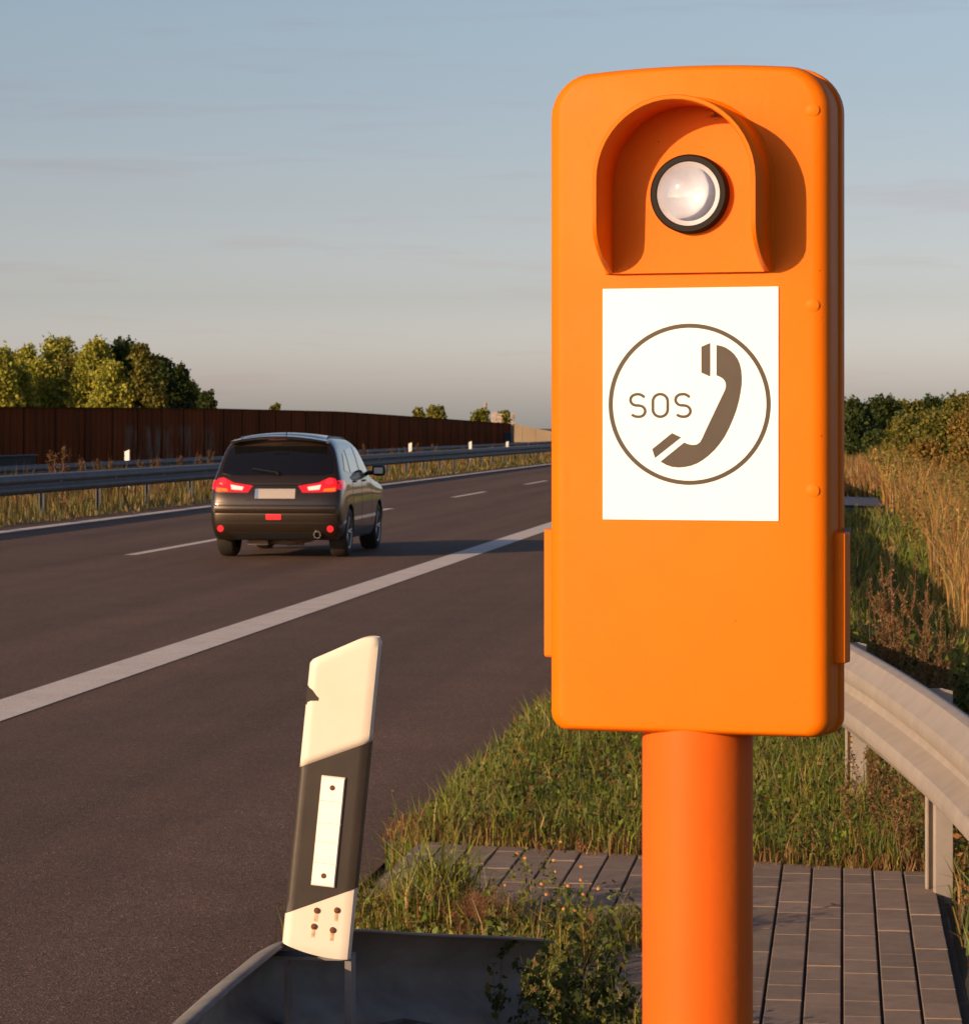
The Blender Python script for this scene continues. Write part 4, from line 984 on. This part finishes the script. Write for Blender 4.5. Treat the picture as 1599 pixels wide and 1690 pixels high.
# big dried mugwort behind the curved rail
def P_at(px, Y, z=.08): return ((px-799.5)/F*Y, Y, z)
plant('dried_mugwort', P_at(1480, 12.3), .98, 8, .20, 260, .0058, [(.30, .16, .075), (.22, .13, .055), (.17, .12, .05)], (.16, .08, .035), 'tall dried brown mugwort bush rising above the curved rail', 'dry plant', branch=16, along=(.2, 1.), sw=.004, parts=('stem', 'seed_heads'))
plant('dried_mugwort', P_at(1532, 12.0), .84, 6, .17, 230, .0058, [(.28, .15, .07), (.20, .12, .05), (.16, .12, .045)], (.16, .08, .035), 'dried mugwort above the rail, near its bend, right of the tallest bush', 'dry plant', branch=14, along=(.2, 1.), sw=.004, parts=('stem', 'seed_heads'))
plant('flowering_weed', P_at(1462, 12.6), 1.08, 1, .03, 26, .010, [(.45, .22, .10), (.25, .13, .05)], (.15, .08, .04), 'single tall stalk with pale seed buds left of the mugwort bush', 'dry plant', branch=7, along=(.6, 1.), sw=.003, parts=('stem', 'seed_heads'))
plant('flowering_weed', P_at(1425, 12.4), .80, 2, .10, 16, .009, [(.38, .18, .08), (.22, .12, .05)], (.14, .08, .04), 'thin reddish stalk close to the right edge of the orange post', 'dry plant', branch=6, along=(.5, 1.), sw=.003, parts=('stem', 'seed_heads'))
plant('green_weed', P_at(1440, 12.9), .62, 9, .30, 60, .017, [GR, YG, OLV], (.08, .09, .03), 'leafy green weed bush right behind the curved rail', 'weed', branch=8, sw=.003)
plant('green_weed', P_at(1585, 12.6), .55, 8, .30, 50, .017, [DKG, GR, OLV], (.06, .08, .03), 'dark green weed bush behind the rail at the right border', 'weed', branch=8, sw=.003)
plant('green_weed', P_at(1500, 13.4), .58, 9, .35, 55, .018, [DKG, GR, OLV], (.06, .08, .03), 'dark leafy weed under the tall mugwort bush', 'weed', branch=8, sw=.003)
# dry weeds around the rail posts
for i, (px, py, h, lab) in enumerate(((1430, 1375, .36, 'tan dry weed at the foot of the further rail post'), (1470, 1420, .34, 'brown dry weed between the two rail posts'), (1548, 1440, .30, 'dark twiggy weed leaning on the nearest rail post'))):
    p = gp(px, py); plant('dry_weed', tuple(p), h, 9, .38, 50, .006, [(.26, .15, .06), (.17, .09, .04), (.12, .09, .03)], (.18, .10, .05), lab, 'dry weed', branch=9, sw=.0018)
# weed patch plants
p = gp(722, 1530); plant('grass_tuft', (p.x, p.y, .10), .40, 6, .42, 12, .006, [YG, GR], (.13, .15, .04), 'tall green grass tuft with seed heads, right of the delineator', 'grass tuft', branch=2, along=(.75, 1.), sw=.0018, parts=('stem', 'seed_heads'))
def tuft(name, loc, n, h, r, w, cols, label, lean=.8):
    base = np.array(loc)[None, :]+np.concatenate([RNG.normal(0, r, (n, 2)), np.zeros((n, 1))], 1)
    o = blade_obj(name, base-np.array(loc)[None, :], RNG.uniform(.5, 1, n)*h, np.full(n, w), RNG.normal(0, lean*.55, (n, 2)), pick(n, cols, [1]*len(cols)), M['grass']); o.location = loc; return tag(o, label, 'grass tuft')
tuft('grass_tuft', (p.x+.01, p.y+.02, .1), 260, .34, .05, .0065, [YG, GR, (.12, .16, .03)], 'broad bladed green grass clump growing from the pavers right of the delineator')
p = gp(690, 1545); tuft('grass_tuft', (p.x, p.y-.1, .1), 200, .26, .05, .005, [YG, GR, TAN], 'low green and yellow clump against the dull rail')
p = gp(615, 1530); tuft('grass_tuft', (p.x, p.y-.1, .1), 260, .20, .07, .0045, [TAN, OLV, YG], 'straw coloured clump immediately right of the delineator')
# reddish fluffy plant
p = gp(795, 1570); q = empty('fluffy_weed', (p.x, p.y, .1), 0, 'rounded fluffy reddish brown weed in the patch above the dull rail', 'weed')
n = 5200; d3 = RNG.normal(size=(n, 3)); d3 /= np.linalg.norm(d3, axis=1)[:, None]; rr3 = RNG.uniform(.25, 1, (n, 1))**.6
cen = d3*rr3*np.array([.105, .09, .085])*(1+.12*np.sin(d3[:, :1]*7+d3[:, 2:]*5)); cen[:, 2] += .095; cen = cen[cen[:, 2] > .01]; n = len(cen)
leaf_obj('seed_fluff', cen, RNG.normal(size=(n, 3)), .0042*RNG.uniform(.4, 1.3, n), pick(n, [(.22, .10, .05), (.28, .14, .075), (.15, .075, .03)], [2, 2, 1]), M['leaf'], q, .25)
b = MB()
for k in range(160):
    a = random.uniform(0, 2*PI); e_ = random.uniform(.2, 1.4); rr_x = random.uniform(.06, .1); b.tube((random.gauss(0, .008), random.gauss(0, .008), 0), (rr_x*math.cos(a)*math.cos(e_), rr_x*math.sin(a)*math.cos(e_), .03+.14*math.sin(e_)), .0009, .0004, 3, caps=False)
b.build('stem', pm_cache((.20, .09, .045)), q)
# flower stalks
fl = [(870, 1550, .24, 'orange yellow flower stalk just right of the fluffy weed'), (905, 1545, .28, 'flowering weed with yellow heads over the dark pavers'), (940, 1570, .20, 'short flowering weed next to the pole, low in the patch'), (968, 1575, .20, 'small yellow flowered weed closest to the orange pole'),
      (655, 1500, .33, 'tall thin green stalk rising right beside the delineator'), (775, 1500, .42, 'tallest thin seed stalk above the weed patch, against the road'), (735, 1510, .44, 'thin knotty stalk left of the tallest one, against the road'), (860, 1490, .22, 'small leafy stalk on the pavers behind the fluffy weed')]
for i, (px, py, h, lab) in enumerate(fl):
    p = gp(px, py); fw = i < 4
    r_ = plant('flowering_weed' if fw else 'seed_stalk', tuple(p), h, 4 if fw else 2, .30 if fw else .12, 12, .007, [YG, OLV, GR], (.14, .12, .04), lab, 'weed', branch=4, along=(.2, 1.), sw=.0015)
    if fw:
        for k in range(4):
            b = MB(); c0 = (random.gauss(0, .05), random.gauss(0, .04), h*random.uniform(.6, .98)); b.lathe([(.0001, .003), (.003, .0022), (.0052, .001), (.0045, -.001), (.002, -.003), (.0001, -.003)], c0, (random.gauss(0, .3), -.7, .6), 8)
            b.build('flower', pm_cache((.55, .24, .06)), r_)
for (x, y, n_, h_, lab) in ((.115, 5.04, 420, .60, 'dark leggy weed clump hiding the free end of the dull rail'), (.150, 5.35, 360, .60, 'tall shaded weed clump between the dull rail end and the orange pole')):
    plant('leggy_weed', (x, y, .1), h_*1.08, 18, .11, 80, .0075, [DKG, GR, OLV, DKG], (.07, .07, .025), lab, 'weed', branch=8, along=(.25, 1.), sw=.002)
# dead leaf on the pavers
b = MB(); p = gp(1375, 1495, .114); b.add([(-.02, 0, 0), (-.006, .012, .008), (.012, .01, .003), (.022, 0, .006), (.008, -.012, .002), (-.01, -.01, .006)], [(0, 1, 5), (1, 2, 4, 5), (2, 3, 4)]); o = b.build('dead_leaf', M['spot']); o.location = p; tag(o, 'curled dead brown leaf lying on the lit pavers', 'leaf')
# docks in the median
mw = [(83, 741, 56), (106, 733, 58), (136, 754, 58), (163, 755, 60), (183, 756, 61), (228, 757, 64), (250, 756, 66), (262, 753, 68), (300, 750, 72), (330, 748, 76), (345, 741, 78), (600, 731, 100), (648, 738, 110), (690, 730, 120), (713, 731, 130)]
labs = ['reddish brown dock weed in the median, far left', 'tallest dock weed in the median before the rusty wall']
mproto = None
for i, (px, top, Y) in enumerate(mw):
    hgt = H-(top-706)/F*Y
    if mproto is None:
        mproto = plant('dock_weed', (0, 0, 0), 1.0, 3, .12, 75, .022, [(.16, .075, .035), (.12, .06, .03), (.13, .10, .03)], (.14, .06, .03), 'reddish dock weed in the median grass before the rusty wall', 'dock weed', branch=9, group='dock weeds in the median', along=(.15, 1.), sw=.01, parts=('stem', 'seed_heads')); o = mproto
    else: o = dup(mproto)
    o.location = ((px-799.5)/F*Y, Y, 0); o.rotation_euler = (0, 0, i*1.3); o.scale = (hgt*.9, hgt*.9, hgt)

# ------------------------------------------------------------------ trees
def tree(name, px, top, Y, wpx, cols, label, group=None, base=0., shape='round', n=5000, leaf=None, cat='tree', low=.12):
    h = H+(706-top)/F*Y-base; r = wpx*Y/F/2; x = (px-799.5)/F*Y; root = empty(name, (x, Y, base), 0, label, cat, group)
    nb = 26 if shape != 'bush' else 20; blobs = []
    for k in range(nb):
        u = low + (1-low)*(k+.5)/nb; a = random.uniform(0, 2*PI)
        if shape == 'poplar': env = (1-.62*max(0, u-.35)/.65)
        elif shape == 'bush': env = math.sqrt(max(.05, 1-(u*.85)**2))
        else: env = math.sin(PI*(u*.86+.07))**.6
        q = random.uniform(.30, .72)*env; br = r*random.uniform(.46, .68)*(1-.40*u)
        blobs.append((Vector((math.cos(a)*r*q, math.sin(a)*r*q, min(h*u, h-br*.55))), br))
    blobs.append((Vector((0, 0, h-r*.22)), r*.24)); blobs.append((Vector((random.gauss(0, r*.2), 0, h-r*.5)), r*.36))
    wt = np.array([b_[1]**2 for b_ in blobs]); kk = RNG.choice(len(blobs), n, p=wt/wt.sum())
    cb = np.array([tuple(b_[0]) for b_ in blobs])[kk]; rb_ = np.array([b_[1] for b_ in blobs])[kk]
    d = RNG.normal(size=(n, 3)); d /= np.linalg.norm(d, axis=1)[:, None]; rad = RNG.uniform(.25, 1.0, n)**.6 + .28*RNG.uniform(0, 1, n)**5
    rad *= 1+.26*np.sin(d[:, 0]*9+kk)*np.sin(d[:, 2]*8+kk*2)
    cen = cb+d*(rb_*rad)[:, None]*np.array([1, 1, 1.15]); cen = cen[(cen[:, 2] > .05)]; n = len(cen)
    lf = leaf or max(.06, Y*.00052); nr_ = RNG.normal(size=(n, 3))*.8; nr_ /= np.linalg.norm(nr_, axis=1)[:, None]
    leaf_obj('crown', cen, nr_, lf*RNG.uniform(.6, 1.4, n), pick(n, cols, [1]*len(cols), .22), M['leaf'], root, .7)
    b = MB(); tr = max(.05, r*.08); b.tube((0, 0, 0), (0, 0, h*.45), tr*1.3, tr*.8, 8, caps=False); b.tube((0, 0, h*.45), (0, 0, h*.9), tr*.8, tr*.2, 6, caps=False)
    for (c0, br) in blobs[:-2]:
        z0 = min(c0.z*.6, h*.6); b.tube((0, 0, z0), c0, tr*.4, tr*.12, 5, caps=False)
    b.build('trunk', M['bark'], root); return root
LIT = [(.33, .34, .050), (.26, .29, .044), (.42, .38, .065)]; DRK = [(.050, .078, .018), (.07, .095, .022), (.04, .06, .015)]; OL = [(.16, .155, .03), (.21, .185, .036), (.12, .135, .03)]; RUS = [(.30, .18, .042), (.25, .17, .038), (.18, .15, .034)]
T = [(20, 606, 60, LIT, 'round', 'low yellow green crown filling the foot of the row at the far left'), (68, 600, 60, LIT, 'round', 'low yellow green crown left of the tallest pointed tree'), (180, 604, 50, LIT, 'round', 'low yellow green crown leaning on the dark green tree'), (-45, 572, 60, LIT, 'poplar', 'yellow green tree at the far left edge behind the wall'), (2, 580, 52, LIT, 'poplar', 'shorter yellow green tree, leftmost visible behind the rusty wall'), (40, 576, 50, LIT, 'poplar', 'second yellow green tree from the left behind the wall'),
     (97, 563, 62, LIT, 'poplar', 'tallest pointed yellow green tree behind the rusty wall'), (122, 590, 46, OL, 'poplar', 'lower olive tree filling the gap between two tall yellow green trees'), (155, 567, 62, LIT, 'poplar', 'yellow green tree directly left of the dark green tree'),
     (208, 567, 58, DRK, 'poplar', 'broad dark green tree with a lit top, behind the wall'), (238, 572, 48, OL, 'poplar', 'olive green tree merging with the dark tree on its right flank'), (268, 594, 42, DRK, 'poplar', 'dark thin tree lower than its neighbours, sky showing through'),
     (296, 608, 40, DRK, 'poplar', 'small dark ragged tree near the right end of the row'), (305, 632, 52, LIT, 'round', 'low rounded yellow green tree at the right end of the row'), (343, 648, 26, DRK, 'round', 'smallest dark bush peeking over the wall at the row end'), (455, 668, 18, OL, 'round', 'tiny leafy top just above the wall over the car')]
for i, (px, top, w, cols, shp, lab) in enumerate(T):
    tree('tree', px, top, (172 if px < 400 else 205)+random.uniform(-3, 12), w*1.55, cols, lab, 'trees behind the rusty wall', shape=shp, n=15000 if w > 30 else 2500, leaf=.10)
for (px, top, w, lab) in ((690, 675, 24, 'small leftmost part of the far tree clump above the wall'), (722, 673, 42, 'round olive far tree above the middle of the wall'), (793, 678, 36, 'far olive tree left of the pale pillar'), (832, 680, 28, 'far olive tree right of the pale pillar')):
    tree('tree', px, top, 430, w, OL+LIT[:1], lab, 'far trees above the wall', n=2600, leaf=.22)
B_ = [(1370, 664, 160, 64, DRK, 'dark bush half hidden behind the orange post'), (1412, 666, 150, 62, DRK, 'dark green bush right beside the orange post on the horizon'), (1455, 663, 165, 66, DRK, 'second dark green bush from the orange post on the horizon'), (1500, 667, 175, 60, OL, 'olive bush in the middle of the horizon row'),
      (1545, 664, 180, 64, DRK, 'dark bush right of the olive horizon bush'), (1585, 657, 165, 62, OL, 'tall olive bush near the right border on the horizon'), (1635, 652, 150, 80, RUS, 'rusty olive bush at the right border'),
      (1405, 690, 128, 54, DRK, 'near dark bush low beside the orange post'), (1446, 716, 124, 46, DRK, 'small very dark bush in the gap'), (1497, 694, 118, 70, OL, 'broad olive bush standing forward of the dark ones'), (1550, 688, 108, 74, OL, 'large yellowish bush over the tan grass'),
      (1602, 690, 96, 84, RUS, 'orange tinged bush at the right border above tan grass'), (1528, 735, 92, 60, RUS, 'low orange brown shrub among the tan grass'), (1592, 742, 80, 70, RUS, 'low rust coloured shrub at the right border')]
for (px, top, Y, w, cols, lab) in B_:
    tree('bush', px, top, Y, w*1.35, cols, lab, 'bushes along the slope', base=-.1, shape='bush', n=16000, leaf=Y*.00055, cat='bush', low=.02)

# ------------------------------------------------------------------ light, sky, camera
sun = bpy.data.lights.new('sun', 'SUN'); sun.energy = 4.9; sun.angle = math.radians(.55); sun.color = (1, .665, .385)
so = link(bpy.data.objects.new('sun', sun)); d = Vector((math.sin(ALPHA)*math.cos(ELEV), math.cos(ALPHA)*math.cos(ELEV), -math.sin(ELEV)))
so.rotation_euler = d.to_track_quat('-Z', 'Y').to_euler()
w = bpy.data.worlds.new('World'); SC.world = w; w.use_nodes = True; nt = w.node_tree; bg = nt.nodes['Background']
sky = nt.nodes.new('ShaderNodeTexSky'); sky.sky_type = 'NISHITA'; sky.sun_disc = False; sky.sun_elevation = ELEV; sky.sun_rotation = PI+ALPHA; sky.air_density = 1.0; sky.dust_density = 1.5; sky.ozone_density = 1.5
tc = nt.nodes.new('ShaderNodeTexCoord'); sx = nt.nodes.new('ShaderNodeSeparateXYZ'); nt.links.new(tc.outputs['Generated'], sx.inputs[0])
rp = nt.nodes.new('ShaderNodeValToRGB'); nt.links.new(sx.outputs[2], rp.inputs[0])
TINT = [(0.0, (1.78, 1.70, 2.2)), (.016, (1.66, 1.56, 2.14)), (.029, (1.46, 1.41, 1.96)), (.042, (1.20, 1.13, 1.50)), (.075, (1.06, .95, 1.15)), (.108, (.99, .90, 1.02)), (.134, (1.01, .92, .99)), (.30, (.80, .74, .82)), (1.0, (.50, .48, .58))]
TINT = [(a, tuple(x/2.2 for x in c)) for a, c in TINT]
er = rp.color_ramp; er.elements[0].position = TINT[0][0]; er.elements[0].color = (*TINT[0][1], 1); er.elements[1].position = TINT[-1][0]; er.elements[1].color = (*TINT[-1][1], 1)
for p_, c in TINT[1:-1]: q = er.elements.new(p_); q.color = (*c, 1)
base = mix(nt, 1., sky.outputs[0], rp.outputs[0], 'MULTIPLY')
vm = nt.nodes.new('ShaderNodeVectorMath'); vm.operation = 'SCALE'; vm.inputs['Scale'].default_value = 2.2; nt.links.new(base, vm.inputs[0]); base = vm.outputs[0]
# thin cloud streaks
mp = nt.nodes.new('ShaderNodeMapping'); mp.inputs['Scale'].default_value = (1, 1, 11); nt.links.new(tc.outputs['Generated'], mp.inputs[0])
cn = N(nt, 'ShaderNodeTexNoise', Scale=9.0, Detail=6., Roughness=.6); nt.links.new(mp.outputs[0], cn.inputs['Vector'])
cr = N(nt, 'ShaderNodeMapRange', **{'From Min': .54, 'From Max': .68, 'To Min': 0., 'To Max': .5}); nt.links.new(cn.outputs[0], cr.inputs[0])
cl = mix(nt, 1., base, (.97, .84, .85), 'MULTIPLY')
nt.links.new(mix(nt, cr.outputs[0], base, cl), bg.inputs[0]); bg.inputs[1].default_value = .12
cam = bpy.data.cameras.new('camera'); co = link(bpy.data.objects.new('camera', cam)); co.location = (0, 0, H); co.rotation_euler = (PI/2, 0, 0)
cam.sensor_fit = 'VERTICAL'; cam.sensor_height = 24; cam.sensor_width = 24; cam.lens = 24*F/1690; cam.shift_y = -139/1690; cam.clip_end = 6000; cam.clip_start = .1
cam.dof.use_dof = True; cam.dof.focus_distance = 4.0; cam.dof.aperture_fstop = 36
SC.camera = co
SC.view_settings.view_transform = 'Standard'; SC.view_settings.look = 'None'; SC.view_settings.exposure = .08; SC.view_settings.gamma = 1
